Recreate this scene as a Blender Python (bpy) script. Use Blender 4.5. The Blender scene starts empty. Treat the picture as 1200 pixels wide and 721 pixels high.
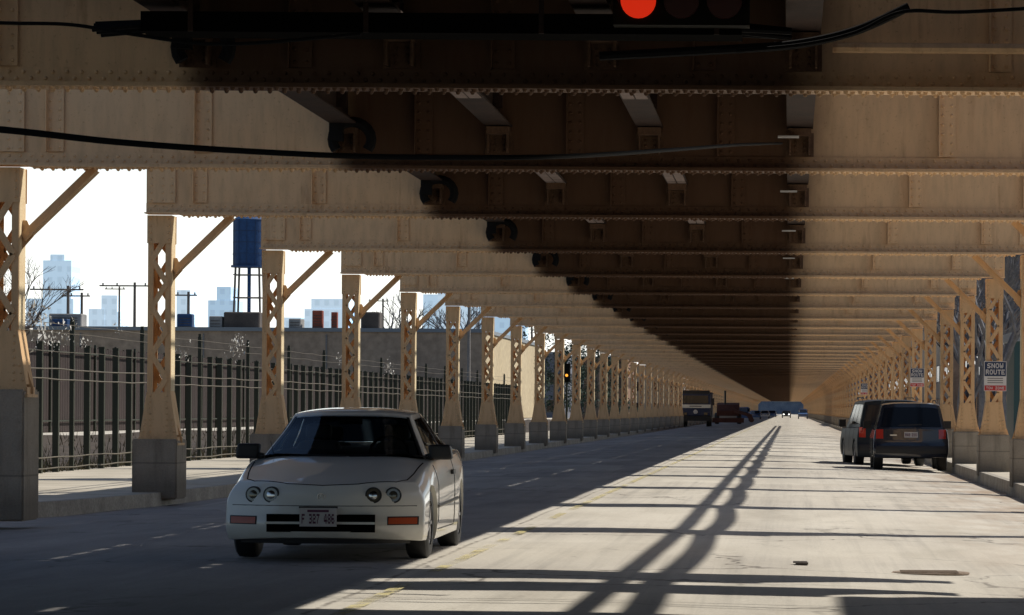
import bpy, bmesh, math, random
from mathutils import Vector, Matrix
from mathutils.bvhtree import BVHTree
R = math.radians
random.seed(7)
sc = bpy.context.scene
C = bpy.data.collections.new("scene"); sc.collection.children.link(C)

# ------------------------------------------------------------------ helpers
F, EYE = 4000.0, 1.36
def at(px, py, Y):                       # a point of the place seen at a photo pixel, at distance Y
    yh = 481.8 - .0065*(925-px)
    return Vector(((px-925)/F*Y, Y, EYE+(yh-py)/F*Y))
def road_z(x):
    x = max(-8.9, min(4.1, x))
    return .07-.0035*(x+3)**2

class MB:
    def __init__(s): s.v=[]; s.f=[]; s.m=[]
    def add(s, vs, fs, m=0):
        o=len(s.v); s.v += [tuple(v) for v in vs]
        s.f += [tuple(i+o for i in f) for f in fs]; s.m += [m]*len(fs); return s
    def box(s, x0,x1,y0,y1,z0,z1, m=0):
        v=[(x0,y0,z0),(x1,y0,z0),(x1,y1,z0),(x0,y1,z0),(x0,y0,z1),(x1,y0,z1),(x1,y1,z1),(x0,y1,z1)]
        return s.add(v,[(0,3,2,1),(4,5,6,7),(0,1,5,4),(1,2,6,5),(2,3,7,6),(3,0,4,7)],m)
    def prism(s, poly, y0, y1, m=0):      # polygon in x,z extruded along y
        n=len(poly)
        v=[(a,y0,b) for a,b in poly]+[(a,y1,b) for a,b in poly]
        f=[tuple(range(n)),tuple(reversed(range(n,2*n)))]+[(i,i+n,(i+1)%n+n,(i+1)%n) for i in range(n)]
        return s.add(v,f,m)
    def xprism(s, poly, x0, x1, m=0):     # polygon in y,z extruded along x
        n=len(poly)
        v=[(x0,a,b) for a,b in poly]+[(x1,a,b) for a,b in poly]
        f=[tuple(reversed(range(n))),tuple(range(n,2*n))]+[(i,(i+1)%n,(i+1)%n+n,i+n) for i in range(n)]
        return s.add(v,f,m)
    def bar(s, p, q, w, h=None, m=0, up=(0,0,1)):
        p=Vector(p); q=Vector(q); h=h or w; d=(q-p).normalized(); u=Vector(up)
        if abs(d.dot(u))>.98: u=Vector((1,0,0))
        a=d.cross(u).normalized()*w/2; b=a.cross(d).normalized()*h/2
        v=[p-a-b,p+a-b,p+a+b,p-a+b,q-a-b,q+a-b,q+a+b,q-a+b]
        return s.add(v,[(0,3,2,1),(4,5,6,7),(0,1,5,4),(1,2,6,5),(2,3,7,6),(3,0,4,7)],m)
    def tube(s, pts, r, n=8, m=0, caps=True):
        pts=[Vector(p) for p in pts]; rs=r if isinstance(r,(list,tuple)) else [r]*len(pts)
        o=[]; prev=None
        for i,p in enumerate(pts):
            d=(pts[min(i+1,len(pts)-1)]-pts[max(i-1,0)]).normalized()
            if prev is None:
                u=Vector((0,0,1)) if abs(d.z)<.9 else Vector((1,0,0)); a=d.cross(u).normalized()
            else:
                a=(prev-d*prev.dot(d)); a=a.normalized() if a.length>1e-6 else prev
            prev=a; b=d.cross(a)
            for k in range(n):
                t=2*math.pi*k/n; o.append(p+(a*math.cos(t)+b*math.sin(t))*rs[i])
        f=[]
        for i in range(len(pts)-1):
            for k in range(n):
                f.append((i*n+k,i*n+(k+1)%n,(i+1)*n+(k+1)%n,(i+1)*n+k))
        if caps: f.append(tuple(reversed(range(n)))); f.append(tuple((len(pts)-1)*n+k for k in range(n)))
        return s.add(o,f,m)
    def cyl(s, c, r, h, n=16, m=0, axis=2, r2=None):
        a=Vector((0,0,0)); a[axis]=1
        return s.tube([Vector(c)-a*h/2, Vector(c)+a*h/2],[r, r if r2 is None else r2],n,m)
    def lathe_x(s, prof, n=28, m=0):      # profile (x, radius) spun about x
        o=[]; k=len(prof)
        for i in range(n):
            t=2*math.pi*i/n
            for (x,r) in prof: o.append((x,r*math.cos(t),r*math.sin(t)))
        f=[(i*k+j,i*k+j+1,((i+1)%n)*k+j+1,((i+1)%n)*k+j) for i in range(n) for j in range(k-1)]
        return s.add(o,f,m)
    def rivet(s, p, nrm, r=.02, h=.014):
        p=Vector(p); nrm=Vector(nrm); u=Vector((0,0,1)) if abs(nrm.z)<.5 else Vector((1,0,0))
        a=nrm.cross(u).normalized(); b=nrm.cross(a)
        o=[p+(a*math.cos(k*math.pi/3)+b*math.sin(k*math.pi/3))*r for k in range(6)]
        o+=[p+nrm*h*.8+(a*math.cos(k*math.pi/3)+b*math.sin(k*math.pi/3))*r*.6 for k in range(6)]+[p+nrm*h]
        f=[(k,(k+1)%6,(k+1)%6+6,k+6) for k in range(6)]+[(k+6,(k+1)%6+6,12) for k in range(6)]
        return s.add(o,f)
    def mesh(s, name, mats, smooth=False):
        me=bpy.data.meshes.new(name); me.from_pydata(s.v,[],s.f)
        for m in (mats if isinstance(mats,(list,tuple)) else [mats]): me.materials.append(m)
        for p,mi in zip(me.polygons,s.m): p.material_index=mi
        bm=bmesh.new(); bm.from_mesh(me); bmesh.ops.recalc_face_normals(bm,faces=bm.faces); bm.to_mesh(me); bm.free()
        if smooth:
            for p in me.polygons: p.use_smooth=True
            try: me.set_sharp_from_angle(angle=R(smooth if smooth is not True else 40))
            except Exception: pass
        return me
    def build(s, name, mats, parent=None, loc=(0,0,0), smooth=False):
        return link(name, s.mesh(name,mats,smooth), parent, loc)
def link(name, me, parent=None, loc=(0,0,0)):
    o=bpy.data.objects.new(name,me); C.objects.link(o); o.location=loc
    if parent: o.parent=parent
    return o
def thing(name, label, cat, loc=(0,0,0), rz=0, group=None):
    o=bpy.data.objects.new(name,None); C.objects.link(o); o.location=loc; o.rotation_euler=(0,0,rz)
    o.empty_display_size=.2
    return tag(o,label,cat,group)
def tag(o,label,cat,group=None,kind=None):
    o['label']=label; o['category']=cat
    if group: o['group']=group
    if kind: o['kind']=kind
    return o
def struct(o): o['kind']='structure'; return o

# ------------------------------------------------------------------ materials
def mat(name, col, rough=.7, metal=0, spec=.5, coat=0, emit=None, estr=1):
    m=bpy.data.materials.new(name); m.use_nodes=True; b=m.node_tree.nodes['Principled BSDF']
    b.inputs['Base Color'].default_value=(*col,1); b.inputs['Roughness'].default_value=rough
    b.inputs['Metallic'].default_value=metal; b.inputs['Specular IOR Level'].default_value=spec
    b.inputs['Coat Weight'].default_value=coat; b.inputs['Coat Roughness'].default_value=.04
    if emit: b.inputs['Emission Color'].default_value=(*emit,1); b.inputs['Emission Strength'].default_value=estr
    return m
class NT:
    def __init__(s,m): s.m=m; s.t=m.node_tree; s.n=s.t.nodes; s.l=s.t.links; s.b=s.n['Principled BSDF']
    def coord(s,kind='Object'): 
        return s.n.new('ShaderNodeTexCoord').outputs[kind]
    def mapping(s,v,scale=(1,1,1)):
        k=s.n.new('ShaderNodeMapping'); k.inputs['Scale'].default_value=scale; s.l.new(v,k.inputs['Vector']); return k.outputs[0]
    def noise(s,v,scale,detail=5,rough=.6):
        k=s.n.new('ShaderNodeTexNoise'); k.inputs['Scale'].default_value=scale; k.inputs['Detail'].default_value=detail
        k.inputs['Roughness'].default_value=rough; s.l.new(v,k.inputs['Vector']); return k.outputs['Fac']
    def ramp(s,v,stops,interp='LINEAR'):
        k=s.n.new('ShaderNodeValToRGB'); k.color_ramp.interpolation=interp
        while len(k.color_ramp.elements)<len(stops): k.color_ramp.elements.new(.5)
        for e,(p,c) in zip(k.color_ramp.elements,stops):
            e.position=p; e.color=(*c,1) if isinstance(c,(tuple,list)) else (c,c,c,1)
        s.l.new(v,k.inputs[0]); return k.outputs[0]
    def mix(s,f,a,b,mode='MIX'):
        k=s.n.new('ShaderNodeMix'); k.data_type='RGBA'; k.blend_type=mode
        for i,x in ((0,f),(6,a),(7,b)):
            if isinstance(x,(int,float)): k.inputs[i].default_value=x
            elif isinstance(x,(tuple,list)): k.inputs[i].default_value=(*x,1)
            else: s.l.new(x,k.inputs[i])
        return k.outputs[2]
    def math(s,op,a,b=0.0):
        k=s.n.new('ShaderNodeMath'); k.operation=op
        for i,x in ((0,a),(1,b)):
            if isinstance(x,(int,float)): k.inputs[i].default_value=x
            else: s.l.new(x,k.inputs[i])
        return k.outputs[0]
    def sep(s,v):
        k=s.n.new('ShaderNodeSeparateXYZ'); s.l.new(v,k.inputs[0]); return k.outputs
    def color(s,v): s.l.new(v,s.b.inputs['Base Color'])
    def rough(s,v): s.l.new(v,s.b.inputs['Roughness'])
    def bump(s,v,strength=.3,dist=.02):
        k=s.n.new('ShaderNodeBump'); k.inputs['Strength'].default_value=strength; k.inputs['Distance'].default_value=dist
        s.l.new(v,k.inputs['Height']); s.l.new(k.outputs[0],s.b.inputs['Normal'])
def noisy(name, a, b, scale=2, rough=.8, bump=.2, scl=(1,1,1), dist=.02, spec=.3):
    m=mat(name,a,rough,spec=spec); t=NT(m); v=t.mapping(t.coord(),scl)
    n=t.noise(v,scale,6); n2=t.noise(v,scale*14,3)
    t.color(t.mix(.22,t.ramp(n,[(.33,a),(.67,b)]),t.ramp(n2,[(.3,.0),(.7,1.)]),'OVERLAY'))
    if bump: t.bump(n2,bump,dist)
    return m
def steel_paint(name, base, soot_shade=True, hazy=0):
    m=mat(name,base,.62,spec=.3); t=NT(m); v=t.coord()
    n=t.noise(v,1.1,6); n2=t.noise(t.mapping(v,(6,6,1.2)),1.6,5); n3=t.noise(v,30,3)
    c=t.mix(t.ramp(n,[(.35,0.),(.7,.55)]),base,tuple(x*y for x,y in zip(base,(1.1,1.04,.95))))
    c=t.mix(t.ramp(n2,[(.45,0.),(.78,.55)]),c,tuple(x*.62 for x in base))
    c=t.mix(t.ramp(n3,[(.62,0.),(.75,.5)]),c,(base[0]*.45,base[1]*.33,base[2]*.25))
    oi=t.n.new('ShaderNodeObjectInfo').outputs['Random']
    vs=t.n.new('ShaderNodeVectorMath'); vs.operation='ADD'; t.l.new(v,vs.inputs[0]); cx_=t.n.new('ShaderNodeCombineXYZ'); t.l.new(t.math('MULTIPLY',oi,80.),cx_.inputs[0]); t.l.new(t.math('MULTIPLY',oi,37.),cx_.inputs[2]); t.l.new(cx_.outputs[0],vs.inputs[1])
    nr=t.noise(t.mapping(vs.outputs[0],(5,5,.5)),1.1,6,.7); nq=t.noise(vs.outputs[0],.9,4)
    c=t.mix(t.math('MULTIPLY',t.ramp(nr,[(.56,0.),(.72,.75)]),t.ramp(nq,[(.42,.1),(.6,1.)])),c,(base[0]*.42,base[1]*.26,base[2]*.17))
    c=t.mix(t.math('MULTIPLY',oi,.16),c,tuple(x*.72 for x in base))
    if soot_shade:  # band under the deck: soot, plus the deck's shade painted in
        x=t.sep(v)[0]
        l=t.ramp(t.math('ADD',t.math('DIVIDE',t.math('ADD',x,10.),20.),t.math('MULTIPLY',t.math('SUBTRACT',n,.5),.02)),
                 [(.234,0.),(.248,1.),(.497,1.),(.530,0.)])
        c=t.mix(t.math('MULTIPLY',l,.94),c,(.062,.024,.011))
    t.color(c); t.rough(t.ramp(n2,[(.3,.5),(.7,.8)])); t.bump(n3,.15,.006)
    return m
TAN=(.80,.56,.335)
M={}
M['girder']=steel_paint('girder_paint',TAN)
M['column']=steel_paint('column_paint',(.74,.50,.28),False)
M['side_sunlit']=noisy('painted_sunlit_side',(.80,.68,.46),(.70,.56,.36),3)  # cream tone imitates sunlight on the column side plates
M['column2']=steel_paint('column_paint_orange',(.72,.465,.25),False)
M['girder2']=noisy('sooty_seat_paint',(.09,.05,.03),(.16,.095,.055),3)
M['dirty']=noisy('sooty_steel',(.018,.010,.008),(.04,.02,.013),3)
M['flange']=noisy('pale_flange',(.30,.24,.22),(.17,.13,.12),3)
M['tie']=noisy('creosote_timber',(.022,.014,.010),(.05,.033,.022),2,scl=(1,8,8))
M['rail']=mat('rail_steel',(.2,.12,.09),.5,.6)
M['black']=mat('black_rubber',(.015,.015,.016),.6)
M['cable']=mat('cable_black',(.008,.008,.009),.8,spec=.15)
M['dark']=mat('dark_void',(.004,.004,.004),1,spec=.02)

def concrete(name,a,b):
    m=mat(name,a,.85,spec=.2); t=NT(m); v=t.coord()
    n=t.noise(v,1.7,7,.7); n2=t.noise(t.mapping(v,(5,5,.7)),1.5,5); n3=t.noise(v,45,3)
    c=t.ramp(n,[(.3,a),(.7,b)])
    c=t.mix(t.ramp(n2,[(.5,0.),(.72,.6)]),c,tuple(x*.5 for x in a))
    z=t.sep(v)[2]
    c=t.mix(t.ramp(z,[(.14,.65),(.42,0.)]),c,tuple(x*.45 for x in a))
    jl=t.math('ABSOLUTE',t.math('SUBTRACT',z,.47))
    c=t.mix(t.ramp(jl,[(.006,.55),(.014,0.)]),c,tuple(x*.4 for x in a))
    c=t.mix(t.ramp(t.noise(v,9,6,.8),[(.6,0.),(.72,.55)]),c,tuple(x*.55 for x in a))
    t.color(t.mix(.25,c,n3,'OVERLAY')); t.bump(n3,.6,.015)
    return m
M['pier']=concrete('pier_concrete',(.30,.26,.21),(.40,.35,.285))

# road: worn pale concrete with tar seams, stains, brown gutter dirt
m=mat('road_concrete',(.42,.40,.36),.85,spec=.25); t=NT(m); v=t.coord(); X,Y,Z=t.sep(v)
n=t.noise(t.mapping(v,(1,.22,1)),.9,7,.65); nb=t.noise(v,.13,3); nf=t.noise(v,38,3,.8); nm=t.noise(v,5,5,.7)
c=t.ramp(n,[(.3,(.41,.38,.325)),(.5,(.50,.47,.41)),(.72,(.56,.53,.465))])
c=t.mix(t.ramp(nb,[(.45,0.),(.65,.3)]),c,(.33,.30,.27))
# left lane a bit darker itself, with deck shade painted into its colour
lane=t.ramp(t.math('DIVIDE',t.math('ADD',t.math('ADD',X,t.math('MULTIPLY',t.math('SUBTRACT',nm,.5),.25)),12.),16.),[(.548,1.),(.556,0.)])
ca=t.ramp(n,[(.3,(.17,.165,.17)),(.7,(.31,.295,.285))])
c=t.mix(t.math('MULTIPLY',lane,.92),c,ca)
pv=t.n.new('ShaderNodeTexVoronoi'); pv.distance='CHEBYCHEV'; pv.inputs['Scale'].default_value=1.0; t.l.new(t.mapping(v,(.42,.11,1)),pv.inputs['Vector'])
pg=t.sep(pv.outputs['Color'])[0]
c=t.mix(t.math('MULTIPLY',t.ramp(pg,[(.0,1.),(.25,0.)]),.18),c,(.16,.15,.145))
c=t.mix(t.math('MULTIPLY',t.ramp(pg,[(.8,0.),(1.,1.)]),.25),c,(.55,.53,.48))
st=t.noise(t.mapping(v,(4,.05,1)),1.3,4,.7)
c=t.mix(t.math('MULTIPLY',t.ramp(st,[(.48,0.),(.68,.3)]),t.ramp(nb,[(.35,.3),(.6,1.)])),c,(.14,.135,.13))
sp_=t.noise(t.mapping(v,(1,.5,1)),3.5,6,.8)
c=t.mix(t.ramp(sp_,[(.62,0.),(.70,.55)]),c,(.17,.15,.13))
# gutter dirt on the right
g=t.ramp(t.math('DIVIDE',X,4.),[(.35,0.),(.95,1.)])
g=t.math('MULTIPLY',g,t.ramp(t.noise(t.mapping(v,(1,.35,1)),1.3,6),[(.42,0.),(.62,.8)]))
c=t.mix(g,c,(.27,.185,.12))
# oil in lane centre
o=t.ramp(t.math('ABSOLUTE',t.math('ADD',X,.2)),[(.0,.35),(.6,0.)])
c=t.mix(t.math('MULTIPLY',o,nm),c,(.2,.19,.18))
# cracks
vo=t.n.new('ShaderNodeTexVoronoi'); vo.feature='DISTANCE_TO_EDGE'; vo.inputs['Scale'].default_value=.33
vd=t.n.new('ShaderNodeVectorMath'); vd.operation='ADD'
nn=t.n.new('ShaderNodeTexNoise'); nn.inputs['Scale'].default_value=1.6; nn.inputs['Detail'].default_value=5; t.l.new(v,nn.inputs['Vector'])
t.l.new(v,vd.inputs[0]); t.l.new(nn.outputs['Color'],vd.inputs[1]); t.l.new(vd.outputs[0],vo.inputs['Vector'])
ck=t.math('MULTIPLY',t.ramp(vo.outputs['Distance'],[(.004,1.),(.012,0.)]),t.ramp(nb,[(.42,0.),(.55,.8)]))
c=t.mix(ck,c,(.10,.09,.08))
# longitudinal seams
for sx in (-3.02,):
    d=t.math('ABSOLUTE',t.math('ADD',t.math('SUBTRACT',X,sx),t.math('MULTIPLY',t.math('SUBTRACT',nm,.5),.10)))
    c=t.mix(t.math('MULTIPLY',t.ramp(d,[(.010,.8),(.03,0.)]),t.ramp(nm,[(.4,.1),(.55,1.)])),c,(.13,.115,.10))
c=t.mix(.3,c,nf,'OVERLAY'); t.color(c)
t.bump(t.math('ADD',nf,t.math('MULTIPLY',nm,1.5)),.35,.012); M['road']=m

m=mat('sidewalk_concrete',(.5,.46,.38),.9,spec=.2); t=NT(m); v=t.coord(); X,Y,Z=t.sep(v)
n=t.noise(v,.8,7); nf=t.noise(v,30,3)
c=t.ramp(n,[(.3,(.34,.31,.25)),(.65,(.50,.46,.385))])
j=t.math('ABSOLUTE',t.math('SUBTRACT',t.math('MODULO',t.math('ADD',Y,100.),1.5),.75))
c=t.mix(t.ramp(j,[(.012,.8),(.025,0.)]),c,(.16,.14,.12))
t.color(t.mix(.25,c,nf,'OVERLAY')); t.bump(nf,.3,.01); M['walk']=m
M['kerb']=noisy('kerb_concrete',(.24,.22,.19),(.38,.35,.30),2)
M['dirt']=noisy('bare_dirt',(.030,.022,.016),(.06,.045,.032),.6,bump=.6,dist=.06)
M['ground']=noisy('far_ground',(.13,.12,.09),(.22,.20,.16),.05,bump=.3,dist=.1)
M['yard']=noisy('yard_paving',(.42,.40,.36),(.5,.48,.43),.4)
m=mat('worn_yellow',(.62,.48,.10),.8); t=NT(m); v=t.coord()
al=t.ramp(t.noise(v,7,6,.8),[(.42,0.),(.58,.9)]); al2=t.ramp(t.noise(t.mapping(v,(.2,.3,1)),1.5,2),[(.40,.0),(.50,1.)])
t.color(t.mix(t.noise(v,20,3),(.62,.52,.17),(.52,.47,.28)))
t.l.new(t.math('MULTIPLY',al,al2),t.b.inputs['Alpha']); M['yellow']=m
M['brick_wall']=noisy('slatted_fence_brown',(.022,.015,.014),(.04,.027,.025),.8,scl=(1,1,.3))
M['fence']=mat('fence_green_black',(.022,.028,.016),.55)
M['wire']=mat('galvanised_wire',(.085,.07,.045),.6)
M['rust']=noisy('rusty_sheet',(.30,.075,.045),(.18,.05,.035),1)
M['bag']=mat('white_plastic_film',(.5,.5,.48),.5)
M['ware']=noisy('warehouse_tan',(.40,.31,.235),(.46,.36,.27),.12,bump=.1)
M['warelit']=noisy('warehouse_painted_sunlit',(.50,.42,.28),(.56,.48,.33),.2,bump=.1)  # side wall lightened to imitate the sun falling on it
M['coping']=mat('roof_coping_blue_grey',(.25,.29,.33),.6)
M['tank']=noisy('tank_blue',(.012,.045,.13),(.02,.065,.17),.3,rough=.5)
M['pole']=noisy('weathered_pole',(.12,.10,.085),(.17,.14,.12),2)
M['hvac']=noisy('hvac_grey',(.20,.20,.20),(.30,.29,.28),1)
M['hvacd']=noisy('dark_unit',(.07,.06,.055),(.11,.09,.08),1)
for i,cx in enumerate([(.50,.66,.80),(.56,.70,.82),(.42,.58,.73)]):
    M['sky%d'%i]=noisy('haze_glow_tower_%d'%i,cx,tuple(x*1.06 for x in cx),.02,bump=0); M['sky%d'%i].node_tree.nodes['Principled BSDF'].inputs['Emission Color'].default_value=(*cx,1); M['sky%d'%i].node_tree.nodes['Principled BSDF'].inputs['Emission Strength'].default_value=.55  # distance haze painted in as pale colour and emission
M['farend']=noisy('haze_tinted_block',(.10,.14,.22),(.20,.25,.33),.3,bump=0)  # distance haze put into the base colour
M['ironbrown']=noisy('rusty_iron',(.20,.15,.11),(.30,.24,.19),8)
M['tanks']=mat('tank_seam',(.008,.03,.09),.6)
M['weed']=noisy('dry_weed',(.16,.13,.07),(.09,.09,.045),4,bump=0)
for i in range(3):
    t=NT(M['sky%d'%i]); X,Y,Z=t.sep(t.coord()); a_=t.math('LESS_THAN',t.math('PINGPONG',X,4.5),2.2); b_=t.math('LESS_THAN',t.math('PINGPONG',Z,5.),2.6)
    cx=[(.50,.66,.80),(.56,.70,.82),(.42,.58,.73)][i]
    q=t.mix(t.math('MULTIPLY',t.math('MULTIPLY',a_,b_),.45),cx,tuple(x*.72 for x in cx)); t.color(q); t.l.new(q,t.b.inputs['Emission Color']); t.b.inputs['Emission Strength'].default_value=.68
M['bark']=noisy('grey_bark',(.14,.11,.09),(.22,.18,.15),3)
M['leaf']=noisy('evergreen_leaf',(.02,.045,.035),(.035,.07,.05),3,bump=0)
M['scrub']=noisy('grey_twigs',(.10,.105,.12),(.19,.19,.21),3,bump=0)

def glass_dark(name,col=(.012,.016,.022)):
    return mat(name,col,.05,spec=.5,coat=.3)
M['glass']=glass_dark('car_glass')
M['glass2']=mat('suv_glass',(.008,.011,.018),.08,spec=.22)
M['seat']=mat('seat_cloth',(.06,.055,.05),.9)
m=mat('clear_tinted_glass',(.02,.02,.02),.02); n_=m.node_tree; tb_=n_.nodes.new('ShaderNodeBsdfTransparent'); tb_.inputs[0].default_value=(.80,.90,.93,1)
gb_=n_.nodes.new('ShaderNodeBsdfGlossy'); gb_.inputs['Roughness'].default_value=.03; gb_.inputs['Color'].default_value=(.55,.68,.80,1); fr_=n_.nodes.new('ShaderNodeFresnel'); fr_.inputs[0].default_value=1.5
ms_=n_.nodes.new('ShaderNodeMixShader'); n_.links.new(fr_.outputs[0],ms_.inputs[0]); n_.links.new(tb_.outputs[0],ms_.inputs[1]); n_.links.new(gb_.outputs[0],ms_.inputs[2]); n_.links.new(ms_.outputs[0],n_.nodes['Material Output'].inputs[0]); M['cglass']=m
M['white']=mat('pearl_white_paint',(.80,.79,.73),.28,spec=.5,coat=1)
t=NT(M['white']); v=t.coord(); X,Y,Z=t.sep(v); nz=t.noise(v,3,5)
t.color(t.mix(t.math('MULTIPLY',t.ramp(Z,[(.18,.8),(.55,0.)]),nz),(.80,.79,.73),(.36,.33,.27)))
M['navy']=mat('dark_navy_paint',(.014,.018,.030),.25,coat=1)
M['green']=mat('dark_teal_paint',(.010,.016,.022),.45,spec=.3)
M['trim']=mat('black_plastic',(.012,.012,.014),.5)
M['trimw']=mat('grey_moulding',(.16,.155,.14),.5)
M['rim']=mat('alloy',(.42,.42,.43),.35,.8)
M['red']=mat('tail_lamp_red',(.42,.025,.015),.2,coat=1)
M['amber']=mat('amber_lamp',(.42,.075,.025),.3,coat=.15)
M['chrome']=mat('chrome',(.6,.6,.6),.15,1)
M['lens']=mat('lamp_lens',(.16,.14,.10),.10,.5,coat=1)
M['lensd']=mat('lamp_reflector',(.16,.15,.12),.15,.7)
M['plate']=mat('licence_plate',(.50,.47,.46),.5)
M['ink']=mat('plate_ink',(.10,.02,.06),.6)
M['blue']=mat('blue_car_paint',(.03,.09,.24),.3,coat=1)
M['pale']=mat('pale_car_paint',(.42,.46,.52),.3,coat=1)
M['truckblue']=mat('truck_blue',(.012,.024,.075),.5,coat=.1)
M['cream']=mat('cream_stripe',(.72,.72,.66),.5)
M['digger']=noisy('digger_red_brown',(.06,.024,.018),(.10,.038,.025),2)
M['signblue']=mat('sign_blue',(.012,.03,.085),.5)
M['signwhite']=mat('sign_white',(.72,.68,.66),.5)
M['signred']=mat('sign_red',(.55,.03,.03),.5)
M['sigbody']=mat('signal_housing',(.008,.008,.006),.8,spec=.1)
M['redlit']=mat('red_lens_lit',(.35,.012,.006),.3,emit=(1,.035,.008),estr=.55)
M['amberoff']=mat('lens_unlit',(.05,.006,.003),.4)
M['headlit']=mat('headlamp_lit',(.9,.9,.9),.3,emit=(1,.98,.9),estr=2.5)
M['amberlit']=mat('amber_lit',(.8,.4,.05),.3,emit=(1,.35,.03),estr=1.6)
M['pad']=mat('lamp_white',(.55,.55,.55),.5)
M['bricks']=noisy('blue_brown_brick',(.13,.15,.20),(.20,.215,.26),.3)
M['brickred']=noisy('red_brown_brick',(.20,.12,.085),(.26,.16,.11),.5)
M['panel']=mat('teal_panel',(.02,.07,.08),.5)

# ------------------------------------------------------------------ setting
S=10.6
def bent_y(n): return (2.77+.93*n)*S if n<2 else (4.61+(n-2))*S
NB=90
# road sheet, cambered
KL=[(20,-16.),(34,-12.5),(38,-11.),(41,-9.95),(44,-9.35),(48,-8.95),(54,-8.8),(1300,-8.8)]
def kerb_left(y):
    for (a,b),(c,d) in zip(KL,KL[1:]):
        if y<=c: 
            k=max(0,min(1,(y-a)/(c-a))); return b+(d-b)*k
    return -8.8
def kerb_right(y): return 3.88 if y>52 else 3.88-.0*(52-y)
ys=[-8,0,8,14]+[16+i for i in range(0,50,1)]+[70+5*i for i in range(20)]+[170+40*i for i in range(29)]
mb=MB(); xs=[-16+i*.5 for i in range(58)]
for y in ys:
    for x in xs: mb.v.append((x,y,road_z(x)+.008*math.sin(y*.9+x*1.7)*math.sin(x*.8-y*.35)))
nx=len(xs)
for j in range(len(ys)-1):
    for i in range(nx-1): mb.f.append((j*nx+i,j*nx+i+1,(j+1)*nx+i+1,(j+1)*nx+i)); mb.m.append(0)
struct(mb.build('road',M['road'],smooth=True))
# far ground
gz=-.12
mb=MB()
for (x0,x1,y0,y1) in [(-6000,-13.7,-200,9000),(11.9,6000,-200,9000),(-13.7,11.9,1290,9000),(-13.7,11.9,-200,-7)]:
    mb.add([(x0,y0,gz),(x1,y0,gz),(x1,y1,gz),(x0,y1,gz)],[(0,1,2,3)])
struct(mb.build('ground',M['ground']))
# sidewalks with kerbs
def walk_sheet(name,edge,outer,side):
    mb=MB(); mk=MB(); yy=[24+i for i in range(0,40)]+[64+6*i for i in range(20)]+[184+60*i for i in range(19)]
    for a,b in zip(yy,yy[1:]):
        ea,eb=edge(a),edge(b); k=.16*side
        mb.add([(ea+k,a,.14),(eb+k,b,.14),(outer,b,.14),(outer,a,.14)],[(0,1,2,3)])
        za,zb_=road_z(ea)-.03,road_z(eb)-.03
        t0=.143
        mk.add([(ea,a,za),(eb,b,zb_),(eb+.02*side,b,t0),(ea+.02*side,a,t0),(eb+k,b,t0),(ea+k,a,t0)],[(0,1,2,3),(3,2,4,5)])
    struct(mb.build(name,M['walk'])); struct(mk.build('kerb',M['kerb']))
walk_sheet('sidewalk',kerb_left,-13.75,-1)
walk_sheet('sidewalk',kerb_right,12.0,1)
# bank of dirt behind the security fence, up to the slatted fence
mb=MB(); rows=[(-13.7,.12),(-14.6,.2),(-16,.33),(-17.5,.48),(-19,.60),(-20.2,.64),(-36,.6)]
yy=[20+4*i for i in range(70)]
for y in yy:
    for i,(x,z) in enumerate(rows): mb.v.append((x,y,z+(random.uniform(-.05,.05) if 0<i<5 else 0)))
k=len(rows)
for j in range(len(yy)-1):
    for i in range(k-1): mb.f.append((j*k+i,j*k+i+1,(j+1)*k+i+1,(j+1)*k+i)); mb.m.append(1 if i==4 else 0)
struct(mb.build('dirt_bank',[M['dirt'],M['yard']],smooth=True))
# centre line
mb=MB()
for i in range(0,150):
    a=18+i*3; b=a+3; xs2=[-2.85,-2.75]; 
    mb.add([(-2.84,a,road_z(-2.8)+.012),(-2.74,a,road_z(-2.8)+.012),(-2.74,b,road_z(-2.8)+.012),(-2.84,b,road_z(-2.8)+.012)],[(0,1,2,3)])
struct(mb.build('road_centre_line',M['yellow']))

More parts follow.
